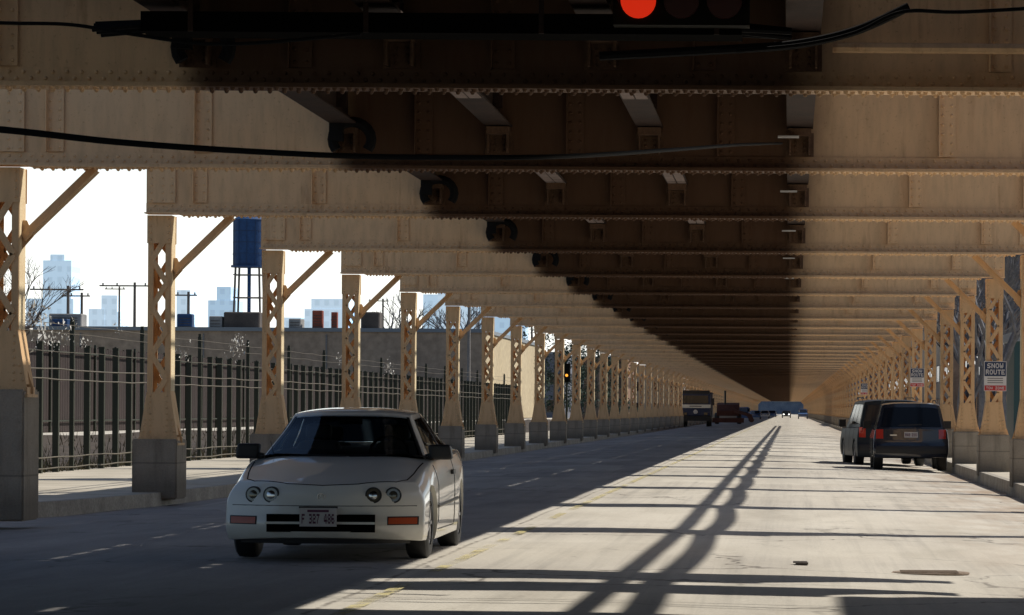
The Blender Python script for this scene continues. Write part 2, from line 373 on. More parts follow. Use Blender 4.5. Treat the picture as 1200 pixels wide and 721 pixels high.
# ------------------------------------------------------------------ steel bents
XL,XR=-9.02,4.2
GB,GT=4.12,6.20      # girder bottom / top
ZP=.81
def make_girder(stub=False):
    mb=MB(); x0,x1=XL-.2,XR+.2
    mb.box(x0,x1,-.012,.012,GB+.02,GT-.02)
    for z0,z1 in ((GB,GB+.018),(GT-.018,GT)): mb.box(x0,x1,-.18,.18,z0,z1)
    mb.box(x0+.5,x1-.5,-.185,.185,GB-.018,GB-.001)
    for s_ in (-1,1):
        a,b=sorted((s_*.013,s_*.03)); mb.box(x0,x1,a,b,GB+.019,GB+.155); mb.box(x0,x1,a,b,GT-.155,GT-.019)
    n=int((x1-x0)/.125)
    for i in range(n):
        x=x0+.06+i*.125
        mb.rivet((x,-.03,GB+.06),(0,-1,0)); mb.rivet((x+.06,-.03,GB+.115),(0,-1,0))
        mb.rivet((x,-.03,GT-.06),(0,-1,0)); 
        if x0+.5<x<x1-.5:
            mb.rivet((x,-.13,GB-.018),(0,0,-1),.026,.03); mb.rivet((x+.06,-.07,GB-.018),(0,0,-1),.026,.03)
            mb.rivet((x+.03,.13,GB-.018),(0,0,-1),.026,.03)
    for sx in (-8.45,-6.75,-4.22,-2.48,-.75,1.79,3.42):
        for s_ in (-1,):
            mb.box(sx-.1,sx+.1,-.046,-.031,GB+.165,GT-.16); mb.box(sx-.098,sx-.086,-.13,-.046,GB+.157,GT-.157)
            mb.box(sx-.07,sx+.07,.014,.12,GB+.165,GT-.16)
            for k in range(16):
                z=GB+.21+k*.108
                mb.rivet((sx-.05,-.046,z),(0,-1,0)); mb.rivet((sx+.055,-.046,z),(0,-1,0))
    for ex in (XL+.02,XR-.02):
        mb.box(ex-.19,ex+.2,-.06,-.031,GB+.16,GT-.16)
        for k in range(17):
            z=GB+.2+k*.105
            for dx in (-.14,.02,.15): mb.rivet((ex+dx,-.06,z),(0,-1,0))
    return mb.mesh('cross_girder',M['girder'])
def make_column(pt,m):
    mb=MB(); w=.165; d=.16; z1=GB-.02
    # channels : web plates + flange legs
    for s_ in (-1,1):
        a,b=sorted((s_*w,s_*(w-.014))); mb.box(a,b,-d,d,pt+.05,z1)
        a,b=sorted((s_*(w+.001),s_*(w-.082)))
        mb.box(a,b,-d-.012,-d-.001,pt+.05,z1); mb.box(a,b,d+.001,d+.012,pt+.05,z1)
    zt=z1-.40; zb=pt+.72
    # lacing
    for face,ph in ((-1,0),(1,1)):
        z=zb-.1; side=1 if ph else -1; step=.34 ; z+= .05*ph
        while z<zt:
            p=(side*.105,face*(d+.02),z); q=(-side*.105,face*(d+.02),min(z+step,zt+.1))
            mb.bar(p,q,.012,.075,up=(1,0,0)) if False else lace(mb,p,q,.078,face)
            z+=step; side=-side
    yf=d+.013
    for s_ in (-1,1):
        a,b=sorted((s_*yf,s_*(yf+.015)))
        mb.box(-w-.012,w+.012,a,b,zt,z1)
        poly=[(-.265,pt+.04),(.265,pt+.04),(.265,pt+.15),(.168,pt+.76),(-.168,pt+.76),(-.265,pt+.15)]
        mb.prism(poly,a-.006,b+.006)
    # sloping side wings and base plate
    for s_ in (-1,1):
        mb.add([(s_*.263,-yf,pt+.15),(s_*.263,yf,pt+.15),(s_*.17,yf,pt+.76),(s_*.17,-yf,pt+.76),
                (s_*.25,-yf,pt+.15),(s_*.25,yf,pt+.15),(s_*.155,yf,pt+.76),(s_*.155,-yf,pt+.76)],
               [(0,1,2,3),(4,5,6,7),(0,1,5,4),(2,3,7,6)])
        mb.prism([(s_*.20,pt+.04),(s_*.31,pt+.04),(s_*.31,pt+.1),(s_*.20,pt+.42)] ,-.012,.012)
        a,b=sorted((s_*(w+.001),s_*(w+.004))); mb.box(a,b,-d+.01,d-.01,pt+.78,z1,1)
    mb.box(-.30,.30,-.27,.27,pt+.001,pt+.035)
    for s_ in (-1,1):
        mb.box(s_*.27-.01,s_*.27+.01,-.2,.2,pt+.036,pt+.12)
    mb.box(-.27,.27,-.215,-.203,pt+.036,pt+.13)
    for k in range(7):
        z=pt+.2+k*.085; dx=.12
        for s_ in (-1,1):
            mb.rivet((s_*dx,-yf-.022,z),(0,-1,0)); 
            if k<3: mb.rivet((s_*(.225-.02*k),-yf-.022,z),(0,-1,0))
    for k in range(6): mb.rivet((-.24+k*.095,-.216,pt+.085),(0,-1,0))
    for k in range(4):
        for s_ in (-1,1): mb.rivet((s_*.13,-yf-.016,zt+.06+k*.095),(0,-1,0))
    return mb.mesh('column',[m,M['side_sunlit']])
def lace(mb,p,q,wd,face):
    p=Vector(p); q=Vector(q); d=(q-p).normalized(); a=Vector((d.z,0,-d.x))*wd/2; b=Vector((0,.006,0))
    mb.add([p-a-b,p+a-b,p+a+b,p-a+b,q-a-b,q+a-b,q+a+b,q-a+b],[(0,3,2,1),(4,5,6,7),(0,1,5,4),(1,2,6,5),(2,3,7,6),(3,0,4,7)])
def make_pier(pt):
    bm=bmesh.new(); bmesh.ops.create_cube(bm,size=1)
    for v_ in bm.verts: v_.co=Vector((v_.co.x*(.64 if pt<1 else .74),v_.co.y*.8,(v_.co.z+.5)*(pt+.05)-.05))
    bmesh.ops.bevel(bm,geom=list(bm.edges),offset=.02,segments=2,affect='EDGES')
    me=bpy.data.meshes.new('pier'); bm.to_mesh(me); bm.free(); me.materials.append(M['pier']); return me
def make_brace(s_):
    mb=MB(); a=Vector((s_*.18,0,GB-.82)); b=Vector((s_*1.0,0,GB-.02))
    d=(b-a).normalized(); pr=Vector((d.z,0,-d.x))*.05
    for sy in (-1,1):
        mb.add([a-pr+Vector((0,sy*.02,0)),a+pr+Vector((0,sy*.02,0)),a+pr+Vector((0,sy*.035,0)),a-pr+Vector((0,sy*.035,0)),
                b-pr+Vector((0,sy*.02,0)),b+pr+Vector((0,sy*.02,0)),b+pr+Vector((0,sy*.035,0)),b-pr+Vector((0,sy*.035,0))],
               [(0,3,2,1),(4,5,6,7),(0,1,5,4),(1,2,6,5),(2,3,7,6),(3,0,4,7)])
    k=pr*.85
    mb.add([a+k+Vector((0,-.10,0)),a+k*1.18+Vector((0,-.10,0)),a+k*1.18+Vector((0,.10,0)),a+k+Vector((0,.10,0)),
            b+k+Vector((0,-.10,0)),b+k*1.18+Vector((0,-.10,0)),b+k*1.18+Vector((0,.10,0)),b+k+Vector((0,.10,0))],
           [(0,3,2,1),(4,5,6,7),(0,1,5,4),(1,2,6,5),(2,3,7,6),(3,0,4,7)])
    # gusset
    mb.prism([(s_*.17,GB-.95),(s_*.30,GB-.80),(s_*.22,GB-.62),(s_*.17,GB-.62)],-.008,.008)
    return mb.mesh('knee_brace',M['column'])
gm=make_girder(); cmL=make_column(ZP,M['column']); cmR=make_column(ZP,M['column2'])
cmT=make_column(1.46,M['column']); pm=make_pier(ZP); pmT=make_pier(1.46)
bl,br=make_brace(1),make_brace(-1)
br.materials.clear(); br.materials.append(M['column2'])
mb=MB(); mb.box(-.02,.02,-.015,.015,GT,GT+.72); mb.box(-.22,.22,-.015,.015,GT+.70,GT+.73); post_me=mb.mesh('cable_post',M['dirty'])
ORD=['nearest','second','third','fourth','fifth','sixth','seventh','eighth','ninth','tenth','eleventh','twelfth']
XTRA=['left column outside the picture','standing on the tall left pier','on the open sidewalk left of the sedan','its left brace pointing at the blue tank',
 'carrying the snow route sign','beside the dark parked suv','level with the parked vehicles','seen past the sedan roof','farther down','carrying the second snow route sign','in the dense part','where columns overlap']
bents=[]
for n in range(NB):
    y=bent_y(n)
    lab=('tan riveted steel bent, %s of the row, %s'%(ORD[n],XTRA[n])) if n<12 else 'tan steel bent small in the distance, beyond the twelfth of the row'
    b=thing('steel_bent',lab,'steel bent',(0,y,0),group='steel bents carrying the elevated track')
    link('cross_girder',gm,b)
    tall=n<=1
    if n>=1:
        link('column',cmT if tall else cmL,b,(XL,.12,0)); 
        link('pier',pmT if tall else pm,b,(XL-(.10 if tall else .03),.2,.09))
        link('knee_brace',bl,b,(XL,.12,0))
        if n>=3 or True:
            link('column',cmR,b,(XR,.12,0)); link('pier',pm,b,(XR,.2,.09)); link('knee_brace',br,b,(XR,.12,0))
    if n<26: link('cable_post',post_me,b,(4.05,0,0))
    bents.append(b)

# ------------------------------------------------------------------ elevated track deck
Y0,Y1=-10,bent_y(NB-1)+3
deck=thing('elevated_track_deck','dark sooty underside of the elevated railway track above the road','railway deck',(0,0,0))
SX=(-5.1,-3.35,-1.62,.1)
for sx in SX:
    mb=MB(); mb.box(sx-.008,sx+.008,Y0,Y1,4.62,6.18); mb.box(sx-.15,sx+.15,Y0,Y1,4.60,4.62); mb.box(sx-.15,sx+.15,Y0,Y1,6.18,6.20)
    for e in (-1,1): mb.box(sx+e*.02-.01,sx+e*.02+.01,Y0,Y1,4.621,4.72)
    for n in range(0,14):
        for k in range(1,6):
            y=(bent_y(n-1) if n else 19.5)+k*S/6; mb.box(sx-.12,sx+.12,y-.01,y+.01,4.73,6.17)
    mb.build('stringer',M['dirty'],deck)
# bottom flange plates of the stringers, paler than the stringers
for sx in SX[1:3]:
    mb=MB()
    for n in range(0,30):
        y=bent_y(n)
        mb.box(sx-.13,sx-.01,y+.5,y+S-4.5 if n==0 else y+S-.5,4.588,4.598); mb.box(sx+.01,sx+.13,y+.5,y+S-4.5 if n==0 else y+S-.5,4.588,4.598)
    mb.build('flange_plate',M['flange'],deck)
# lateral struts between stringers mid bay + cross frames
for n in range(-1,40):
    mb=MB(); y=(bent_y(n) if n>=0 else 19.5)+S*.5
    for f_ in (.0,):
        mb.box(-5.08,.08,y-.05,y+.05,4.74,4.76); mb.box(-5.08,.08,y-.05,y-.035,4.76,4.86)
    mb.build('lateral_strut',M['rust'] if n%3==0 else M['girder'],deck)
# bearing brackets below each stringer on the girder face, lamp white pads
mbb=MB(); sx=0
mbb.prism([(sx-.13,4.50),(sx+.13,4.50),(sx+.13,4.585),(sx-.13,4.585)],-.30,-.03)
mbb.box(sx-.12,sx-.10,-.26,-.05,4.29,4.51); mbb.box(sx+.10,sx+.12,-.26,-.05,4.29,4.51); mbb.box(sx-.16,sx+.16,-.05,-.031,4.28,4.55)
for k in range(3): mbb.rivet((sx-.05,-.05,4.33+k*.06),(0,-1,0)); mbb.rivet((sx+.05,-.05,4.33+k*.06),(0,-1,0))
brk=mbb.mesh('stringer_seat',M['girder2'])
mbp=MB(); mbp.box(-.02,.22,-.42,-.31,4.47,4.49); pad=mbp.mesh('pale_pad',M['pad'])
mbs=MB()
pts=[Vector((-5.0+.22*math.cos(t),-.36,4.42+.20*math.sin(t))) for t in [math.pi*k/10 for k in range(-2,13)]]
mbs.tube(pts,.06,8); mbs.box(-5.25,-5.1,-.45,-.3,4.40,4.60); loop=mbs.mesh('drain_box',M['cable'])
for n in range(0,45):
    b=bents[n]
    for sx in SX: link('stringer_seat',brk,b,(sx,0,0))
    if n<12: link('pale_pad',pad,b,(-.13,0,0)); link('drain_box',loop,b)
# ties
tm=MB(); tm.box(-5.3,.62,-.11,.11,6.215,6.40); tm=tm.mesh('tie',M['tie'])
k=0; y=14.0
while k<100: link('tie',tm,deck,(0,y,0)); y+=.9; k+=1
mb=MB()
while y<Y1: mb.box(-5.3,.62,y-.11,y+.11,6.215,6.40); y+=.9
o=mb.build('tie',M['tie'],deck); o['kind']='stuff'
# planking: boards with open slits
def planks(name,x0,x1):
    mb=MB(); yy=Y0; 
    while yy<Y1:
        L=6.0 if yy<200 else 60.0
        mb.box(x0,x1,yy+.006,yy+L-.006,6.41,6.455); yy+=L
    mb.build(name,M['tie'],deck)
slits=[-.72,-.93,-1.60,-1.83,-2.75,.06,-3.62]
edges=[-5.35]+sorted(slits)+[.70]
for a,b_ in zip(edges,edges[1:]):
    planks('planking',a+(.035 if a>-5.3 else 0),b_-(.035 if b_<.6 else 0))
# cover strips close most of the slits, open here and there
for sx_,op in zip(slits,(.62,.4,.5,.35,.3,.3,.35)):
    mb=MB(); yy=Y0
    while yy<240:
        L=random.uniform(.25,1.5)
        if random.random()>op: mb.box(sx_-.06,sx_+.06,yy,yy+L,6.457,6.48)
        yy+=L
    mb.box(sx_-.05,sx_+.05,240,Y1,6.457,6.48); mb.build('cover_strip',M['tie'],deck)
for rx in (-4.5,-3.07,-2.2,-.75):
    mb=MB(); mb.box(rx-.035,rx+.035,Y0,Y1,6.49,6.61); mb.build('rail',M['rail'],deck)
for ex in (-5.30,.62):
    mb=MB()
    for z in (7.0,7.4): mb.box(ex-.02,ex+.02,Y0,Y1,z-.02,z+.02)
    y=10
    while y<400: mb.box(ex-.03,ex+.03,y-.03,y+.03,6.46,7.4); y+=5.3
    mb.build('handrail',M['dirty'],deck)

# trackside cable bundle whose shadow lies on the road
for off,r,nm,lab in ((0,.085,'left','thinner black trackside cable beside the track deck, the inner one nearer the rails'),(.32,.11,'right','thicker black trackside cable hung on the posts, outer one of the two')):
    mb=MB(); pts=[]
    for n in range(-1,26):
        a=bent_y(n) if n>=0 else 19.5; b_=bent_y(n+1) if n<25 else a+S
        for k in range(6):
            u=k/6; y=a+(b_-a)*u; dr=-.0 if y>42 else -(42-y)*.012
            pts.append((4.0+off+dr+(.03*math.sin(math.pi*u) if off else -.03*math.sin(math.pi*u)),y,6.93-.07*4*u*(1-u)*(1 if off else .7)))
    mb.tube(pts,r,7); tag(mb.build('trackside_cable',M['cable'],smooth=True),lab,'cable')

# ------------------------------------------------------------------ overhead cables across the road
def cable(name,pts,r,label):
    # smooth catmull
    P=[Vector(p) for p in pts]; out=[]
    for i in range(len(P)-1):
        p0=P[max(i-1,0)];p1=P[i];p2=P[i+1];p3=P[min(i+2,len(P)-1)]
        for k in range(8):
            u=k/8; out.append(.5*((2*p1)+(-p0+p2)*u+(2*p0-5*p1+4*p2-p3)*u*u+(-p0+3*p1-3*p2+p3)*u**3))
    out.append(P[-1]); mb=MB(); rr=r if isinstance(r,float) else [r[0]+(r[1]-r[0])*i/(len(out)-1) for i in range(len(out))]
    return tag(mb.tube(out,rr,8).build(name,M['cable'],smooth=True),label,'cable')
cable('overhead_cable',[at(-260,128,26),at(0,152,26),at(140,167,26),at(300,178,26),at(450,184,26),at(640,184,26),at(780,176,30),at(860,170,34.5),at(914,168,38.75)],[.028,.014],'thick black cable sagging across the road below the second cross girder')
cable('overhead_cable',[at(-100,22,26),at(0,27,26),at(80,29,26),at(150,40,26),at(260,52,26),at(420,40,26)],.014,'thin twisted wire at the upper left corner near the first girder')
cable('overhead_cable',[at(860,60,25),at(940,52,25),at(1000,38,25),at(1055,14,25),at(1130,14,25),at(1300,4,25)],.014,'thin black wire running to the upper right corner below the deck')
cable('hanging_hose',[at(700,66,26),at(850,58,26),at(930,52,26),at(1000,36,26),at(1062,8,26)],.035,'fat dark conduit curving up at the upper right of the nearest girder')
mb=MB(); mb.tube([(.35,29.2,4.47),(4.3,29.2,4.47)],.045,8); tag(mb.build('conduit',M['girder'],smooth=True),'painted conduit running along the web of the nearest girder, right half','conduit')
mb=MB(); mb.tube([(-12,26.2,5.9),(-4,26.1,5.5),(2,26.0,5.6),(9,26.0,6.3)],.02,6); tag(mb.build('span_wire',M['cable']),'thin span wire across the road above the girders','wire')

ob=thing('unseen_shadow_beam','unseen dark cross beam above the frame, placed for its shadow on the road','girder',(0,27.8,0))  # unseen beam set above the frame to cast the near shadow band
MB().box(-9,4.9,-.25,.25,4.86,4.88).box(-9,4.9,-.25,.25,6.18,6.2).box(-9,4.9,-.012,.012,4.88,6.18).build('beam',M['dirty'],ob)
for x in (-8,-6,-4,-2,0,2,4): MB().box(x-.01,x+.01,-.22,-.013,4.89,6.17).build('stiffener',M['dirty'],ob)
ct=thing('cable_tray','black cable tray hung below the deck along the top edge','cable tray',(0,27.5,0))
MB().box(-5.2,-.4,-.25,.25,4.36,4.40).box(-5.2,-.4,-.25,-.22,4.40,4.52).box(-5.2,-.4,.22,.25,4.40,4.52).build('tray',M['dark'],ct)
for x in (-4.8,-3.4,-2.,-.6): MB().box(x-.02,x+.02,-.27,-.25,4.36,5.0).build('hanger',M['dirty'],ct)
mb=MB()
for k in range(7):
    zz=4.44+.02*(k%3); mb.tube([(-5.6+i_*.8,-.18+.06*k+.02*math.sin(i_*1.3+k),zz+.015*math.sin(i_*2+k)-.06*(i_ in (0,7))) for i_ in range(8)],.025,6)
mb.build('cables',M['cable'],ct)
cable('span_wire',[(-12,25.6,4.7),(-6,25.6,4.55),(0,25.7,4.62),(8,25.8,4.95)],.013,'thin wire crossing the road just above the picture, upper one')
cable('span_wire',[(-12,25.0,4.9),(-4,25.1,4.8),(2,25.2,4.72),(8,25.0,4.8)],.013,'thin wire crossing the road just above the picture, nearer one')
# horizontal traffic signal hung under the deck
sg=at(745,1,27)
ts=thing('traffic_signal','horizontal traffic signal hung under the deck with its red light on','traffic signal',(sg.x,27,sg.z))
mb=MB(); mb.box(-.20,.88,0,.22,-.19,.19); mb.build('housing',M['sigbody'],ts)
for i in range(3):
    mb=MB(); mb.cyl((i*.34,-.02,0),.14,.05,24,axis=1); mb.build('lens',M['redlit'] if i==0 else M['amberoff'],ts,smooth=True)
    mb=MB(); o=[];n_=18
    for k in range(n_+1):
        t_=math.pi*(k/n_)*1.1-.05*math.pi; o+= [(i*.34+.155*math.cos(t_),-.005,.155*math.sin(t_)),(i*.34+.155*math.cos(t_),-.2,.155*math.sin(t_))]
    mb.add(o,[(2*k,2*k+1,2*k+3,2*k+2) for k in range(n_)]); mb.build('visor',M['sigbody'],ts)
mb=MB(); mb.box(.3,.36,.08,.14,.19,.75); mb.build('hanger',M['sigbody'],ts)

# ------------------------------------------------------------------ security fence at the back of the sidewalk
fence=thing('security_fence','tall dark iron post fence along the back of the sidewalk with barbed wire','fence',(-13.6,0,0))
p1=MB(); p1.box(-.055,.055,-.055,.055,.1,2.52); p1.box(-.06,.06,-.06,.06,2.5,2.54); p1=p1.mesh('post',M['fence'])
p2=MB(); p2.box(-.04,.04,-.04,.04,.1,2.98); p2.bar((0,0,2.9),(.0,0,3.05),.06); p2=p2.mesh('post',M['fence'])
y=60.5-1.4*20
for i in range(100):
    link('post',p2 if i%5==3 else p1,fence,(0,y,0)); y+=1.4
fy0,fy1=60.5-1.4*20,y
for z in (.42,2.05,1.86,2.38,2.72,2.88,.22):
    mb=MB(); r=.013 if z<2.3 else .006
    pts=[(.06,fy0+k*1.4,z+random.uniform(-.015,.015)) for k in range(100)]; mb.tube(pts,r,5); mb.build('rail',M['wire'],fence)
# scraps of plastic film caught on the wire
def scrap(px,py,sz,lab):
    p=at(px,py,1); Y=13.55/(-p.x); p=at(px,py,Y); mb=MB()
    for k in range(int(42*sz)):
        c=Vector((random.uniform(-.12,.12),random.gauss(0,.38*sz),random.gauss(0,.13*sz))); a=random.uniform(.01,.038)*(.6+sz)
        q=[c+Vector((random.uniform(-a,a)*.5,random.uniform(-a,a)*2,random.uniform(-a,a)*1.1)) for _ in range(4)]
        mb.add(q,[(0,1,2),(0,2,3)])
    tag(mb.build('plastic_scrap',M['bag'],loc=p),lab,'litter')
scrap(50,384,1.5,'white torn plastic caught on the barbed wire beside the tall left pier')
scrap(78,392,1.0,'small pale plastic scrap on the barbed wire right of the bigger tangle')
scrap(62,402,.8,'white plastic shred hanging lowest near the tall left pier')
scrap(100,403,.5,'tiny white scrap on the wire between the first fence posts')
scrap(140,384,.6,'pale plastic wisp above the fence left of the second pier')
scrap(215,412,.9,'white plastic caught right of the sidewalk pier column')
scrap(276,410,1.2,'white plastic bag snagged on a tall fence post left of the third column')
scrap(283,400,.7,'smaller plastic flap above the snagged white bag')
scrap(400,422,.8,'pale plastic on the wire beyond the third column')
scrap(455,432,1.2,'white plastic shreds on the wire between fourth and fifth columns')

mb=MB()
for k in range(5200):
    y=random.uniform(30,150); x=-13.62-abs(random.gauss(0,.35)) if random.random()<.7 else -13.7-random.uniform(0,5); z=.13 if x>-13.8 else .13+(-13.8-x)*.09
    h_=random.uniform(.06,.28)*random.choice((1,1,1.8)); dx,dy=random.gauss(0,.08),random.gauss(0,.08); w_=.012
    mb.add([(x-w_,y,z),(x+w_,y,z),(x+dx,y+dy,z+h_)],[(0,1,2)])
tag(mb.build('dry_weeds',M['weed']),'dry weeds along the foot of the iron fence','weeds',kind='stuff')
# slatted brown fence beyond, on the bank
sf=thing('slatted_fence','long brown slatted metal fence on the bank behind the iron fence','fence',(-20.2,0,.64))
mb=MB(); y=30
while y<255: mb.box(-.02,.02,y,y+.27,.02,2.42+random.uniform(-.02,.02)); y+=.3
mb.build('slats',M['brick_wall'],sf)
mb=MB(); mb.box(-.06,-.021,30,255,.0,2.38); mb.build('backing',M['brick_wall'],sf)
sp_=MB().box(.021,.08,0,.08,0,2.5).mesh('post',M['fence']); y=30
while y<255: link('post',sp_,sf,(0,y,0)); y+=3
for z in (.3,2.2): MB().box(.081,.11,30,255,z,z+.04).build('rail',M['fence'],sf)

# ------------------------------------------------------------------ vehicles : shaped shells
def lerp(a,b,t): return a+(b-a)*t
def interp(tab,x):
    if x<=tab[0][0]: return tab[0][1]
    for (a,b),(c,d) in zip(tab,tab[1:]):
        if x<=c:
            k=(x-a)/(c-a) if c>a else 1; k=k*k*(3-2*k)*.5+k*.5; return b+(d-b)*k
    return tab[-1][1]
def box_grid(us,ts,ws,P,drop=None):
    drop=drop or (lambda f,a,b:False)
    mb=MB(); idx={}
    def vid(i,j,k):
        if (i,j,k) not in idx: idx[(i,j,k)]=len(mb.v); mb.v.append(tuple(P(us[i],ts[j],ws[k])))
        return idx[(i,j,k)]
    I,J,K=len(us)-1,len(ts)-1,len(ws)-1
    for i in range(I):
        for j in range(J):
            for k in (0,K):
                if not drop('bt'[k>0],(us[i]+us[i+1])/2,(ts[j]+ts[j+1])/2): mb.f.append((vid(i,j,k),vid(i+1,j,k),vid(i+1,j+1,k),vid(i,j+1,k)))
    for i in range(I):
        for k in range(K):
            for j in (0,J):
                if not drop('fr'[j>0],(us[i]+us[i+1])/2,(ws[k]+ws[k+1])/2): mb.f.append((vid(i,j,k),vid(i+1,j,k),vid(i+1,j,k+1),vid(i,j,k+1)))
    for j in range(J):
        for k in range(K):
            for i in (0,I):
                if not drop('lR'[i>0],(ts[j]+ts[j+1])/2,(ws[k]+ws[k+1])/2): mb.f.append((vid(i,j,k),vid(i,j+1,k),vid(i,j+1,k+1),vid(i,j,k+1)))
    mb.m=[0]*len(mb.f); return mb
def evaluated(me,mats,sub=2,cuts=()):
    o=bpy.data.objects.new('tmp',me); C.objects.link(o)
    if sub:
        s_=o.modifiers.new('s','SUBSURF'); s_.levels=sub; s_.render_levels=sub
    tmp=[]
    for cm in cuts:
        q=bpy.data.objects.new('tmpc',cm); C.objects.link(q); tmp.append(q)
        b_=o.modifiers.new('b','BOOLEAN'); b_.operation='DIFFERENCE'; b_.object=q; b_.solver='EXACT'
    dg=bpy.context.evaluated_depsgraph_get(); dg.update()
    r=bpy.data.meshes.new_from_object(o.evaluated_get(dg))
    for q in tmp+[o]: bpy.data.objects.remove(q)
    for p in r.polygons: p.use_smooth=True
    try: r.set_sharp_from_angle(angle=R(38))
    except Exception: pass
    return r
def bvh_of(me): return BVHTree.FromPolygons([v.co for v in me.vertices],[tuple(p.vertices) for p in me.polygons])
def wheel_parts(parent,x,y,r,wd,side,spokes=7,name='wheel'):
    w=link(name,None,parent,(x,y,r)) if False else None
    mb=MB(); h=wd/2
    mb.lathe_x([(-h,r*.62),(-h,r*.9),(-h*.8,r*.985),(-h*.4,r),(h*.4,r),(h*.8,r*.985),(h,r*.9),(h,r*.62)],32)
    w=mb.build(name,M['black'],parent,(x,y,r),smooth=True)
    mb=MB(); f=h*side
    mb.lathe_x([(f*.9,r*.64),(f*.75,r*.60),(f*.2,r*.56)],32)
    for k in range(spokes):
        t_=2*math.pi*k/spokes; d=Vector((0,math.cos(t_),math.sin(t_)))
        mb.bar(Vector((f*.72,0,0))+d*r*.1,Vector((f*.68,0,0))+d*r*.6,.03,.05,up=(1,0,0))
    mb.cyl((f*.72,0,0),r*.16,.03,14,axis=0)
    mb.build('rim',M['rim'],w,smooth=True)
    mb=MB(); mb.cyl((f*.1,0,0),r*.58,.02,20,axis=0); mb.build('brake_disc',M['dark'],w)
    return w
def cyl_x(y,z,r,x0,x1,n=36):
    mb=MB(); mb.tube([(x0,y,z),(x1,y,z)],r,n); return mb.mesh('c',M['dark'])
def seam(bv,pts,axis,parent,name='panel_gap',r=.005,mat_=None,steps=14):
    # polyline given in the two coordinates across the ray; dropped on the shell by ray casting
    out=[]
    for (a,b) in zip(pts,pts[1:]):
        for k in range(steps): out.append(tuple(lerp(a[i],b[i],k/steps) for i in range(2)))
    out.append(pts[-1]); res=[]
    for p in out:
        if axis=='z': o_=Vector((p[0],p[1],3)); d=Vector((0,0,-1))
        elif axis=='y': o_=Vector((p[0],-3,p[1])); d=Vector((0,1,0))
        elif axis=='y-': o_=Vector((p[0],9,p[1])); d=Vector((0,-1,0))
        elif axis=='x': o_=Vector((3,p[0],p[1])); d=Vector((-1,0,0))
        else: o_=Vector((-3,p[0],p[1])); d=Vector((1,0,0))
        h=bv.ray_cast(o_,d)
        if h[0] is not None: res.append(h[0])
    if len(res)>2:
        mb=MB(); mb.tube(res,r,5); return mb.build(name,mat_ or M['trim'],parent)
def patch(P,face,a0,a1,b0,b1,na,nb,off,name,m,parent,thick=True):
    # a panel laid 3 mm proud of a grid shell; face: 'f','r','l','R','t'
    mb=MB()
    for j in range(nb+1):
        for i in range(na+1):
            a=lerp(a0,a1,i/na); b=lerp(b0,b1,j/nb)
            p={'f':lambda:P(a,0,b),'r':lambda:P(a,1,b),'l':lambda:P(-1,a,b),'R':lambda:P(1,a,b),'t':lambda:P(a,b,1)}[face]()
            e=1e-3
            p1={'f':lambda:P(a+e,0,b),'r':lambda:P(a+e,1,b),'l':lambda:P(-1,a+e,b),'R':lambda:P(1,a+e,b),'t':lambda:P(a+e,b,1)}[face]()
            p2={'f':lambda:P(a,0,b+e),'r':lambda:P(a,1,b+e),'l':lambda:P(-1,a,b+e),'R':lambda:P(1,a,b+e),'t':lambda:P(a,b+e,1)}[face]()
            nrm=(p1-p).cross(p2-p).normalized()
            out={'f':Vector((0,-1,.3)),'r':Vector((0,1,.3)),'l':Vector((-1,0,0)),'R':Vector((1,0,0)),'t':Vector((0,0,1))}[face]
            if nrm.dot(out)<0: nrm=-nrm
            mb.v.append(tuple(p+nrm*off))
    for j in range(nb):
        for i in range(na): mb.f.append((j*(na+1)+i,j*(na+1)+i+1,(j+1)*(na+1)+i+1,(j+1)*(na+1)+i)); mb.m.append(0)
    return mb.build(name,m,parent,smooth=80)
GL={'A':["010","101","111","101","101"]}
FONT={'S':"0111110000111000001111110",'N':"1000111001101011001110001",'O':"0111010001100011000101110",'W':"1000110001101011010101010",
'R':"1111010001111101001010001",'U':"1000110001100011000101110",'T':"1111100100001000010000100",'E':"1111110000111101000011111",
'Z':"1111100010001000100011111",'F':"1111110000111101000010000",'3':"1111000001011100000111110",'2':"1111000001011101000011111",
'7':"1111100010001000100001000",'4':"0011001010100101111100010",'8':"0111010001011101000101110",'6':"0111010000111101000101110",'A':"0111010001111111000110001",
' ':"0"*25,'K':"1000110010111001001010001",'P':"1111010001111101000010000",'I':"0111000100001000010001110",'D':"1111010001100011000111110",'G':"0111110000101111000101111",'L':"1000010000100001000011111",'H':"1000110001111111000110001",'B':"1111010001111101000111110",'5':"1111110000111100000111110",'-':"0000000000111110000000000",'1':"0010001100001000010001110",'0':"0111010001100011000101110"}
def text_mb(mb,s_,x0,x1,z0,z1,y,bold=1.18):
    n=len(s_); cw=(x1-x0)/n; px=cw*.8/5; pz=(z1-z0)/5
    for i,ch in enumerate(s_):
        g=FONT.get(ch,FONT[' '])
        for k,c_ in enumerate(g):
            if c_=='1':
                r_,c0=divmod(k,5); x=x0+i*cw+cw*.1+c0*px; z=z1-(r_+1)*pz
                mb.box(x-px*(bold-1)/2,x+px*(1+(bold-1)/2),y-.002,y,z-pz*.04,z+pz*1.04)

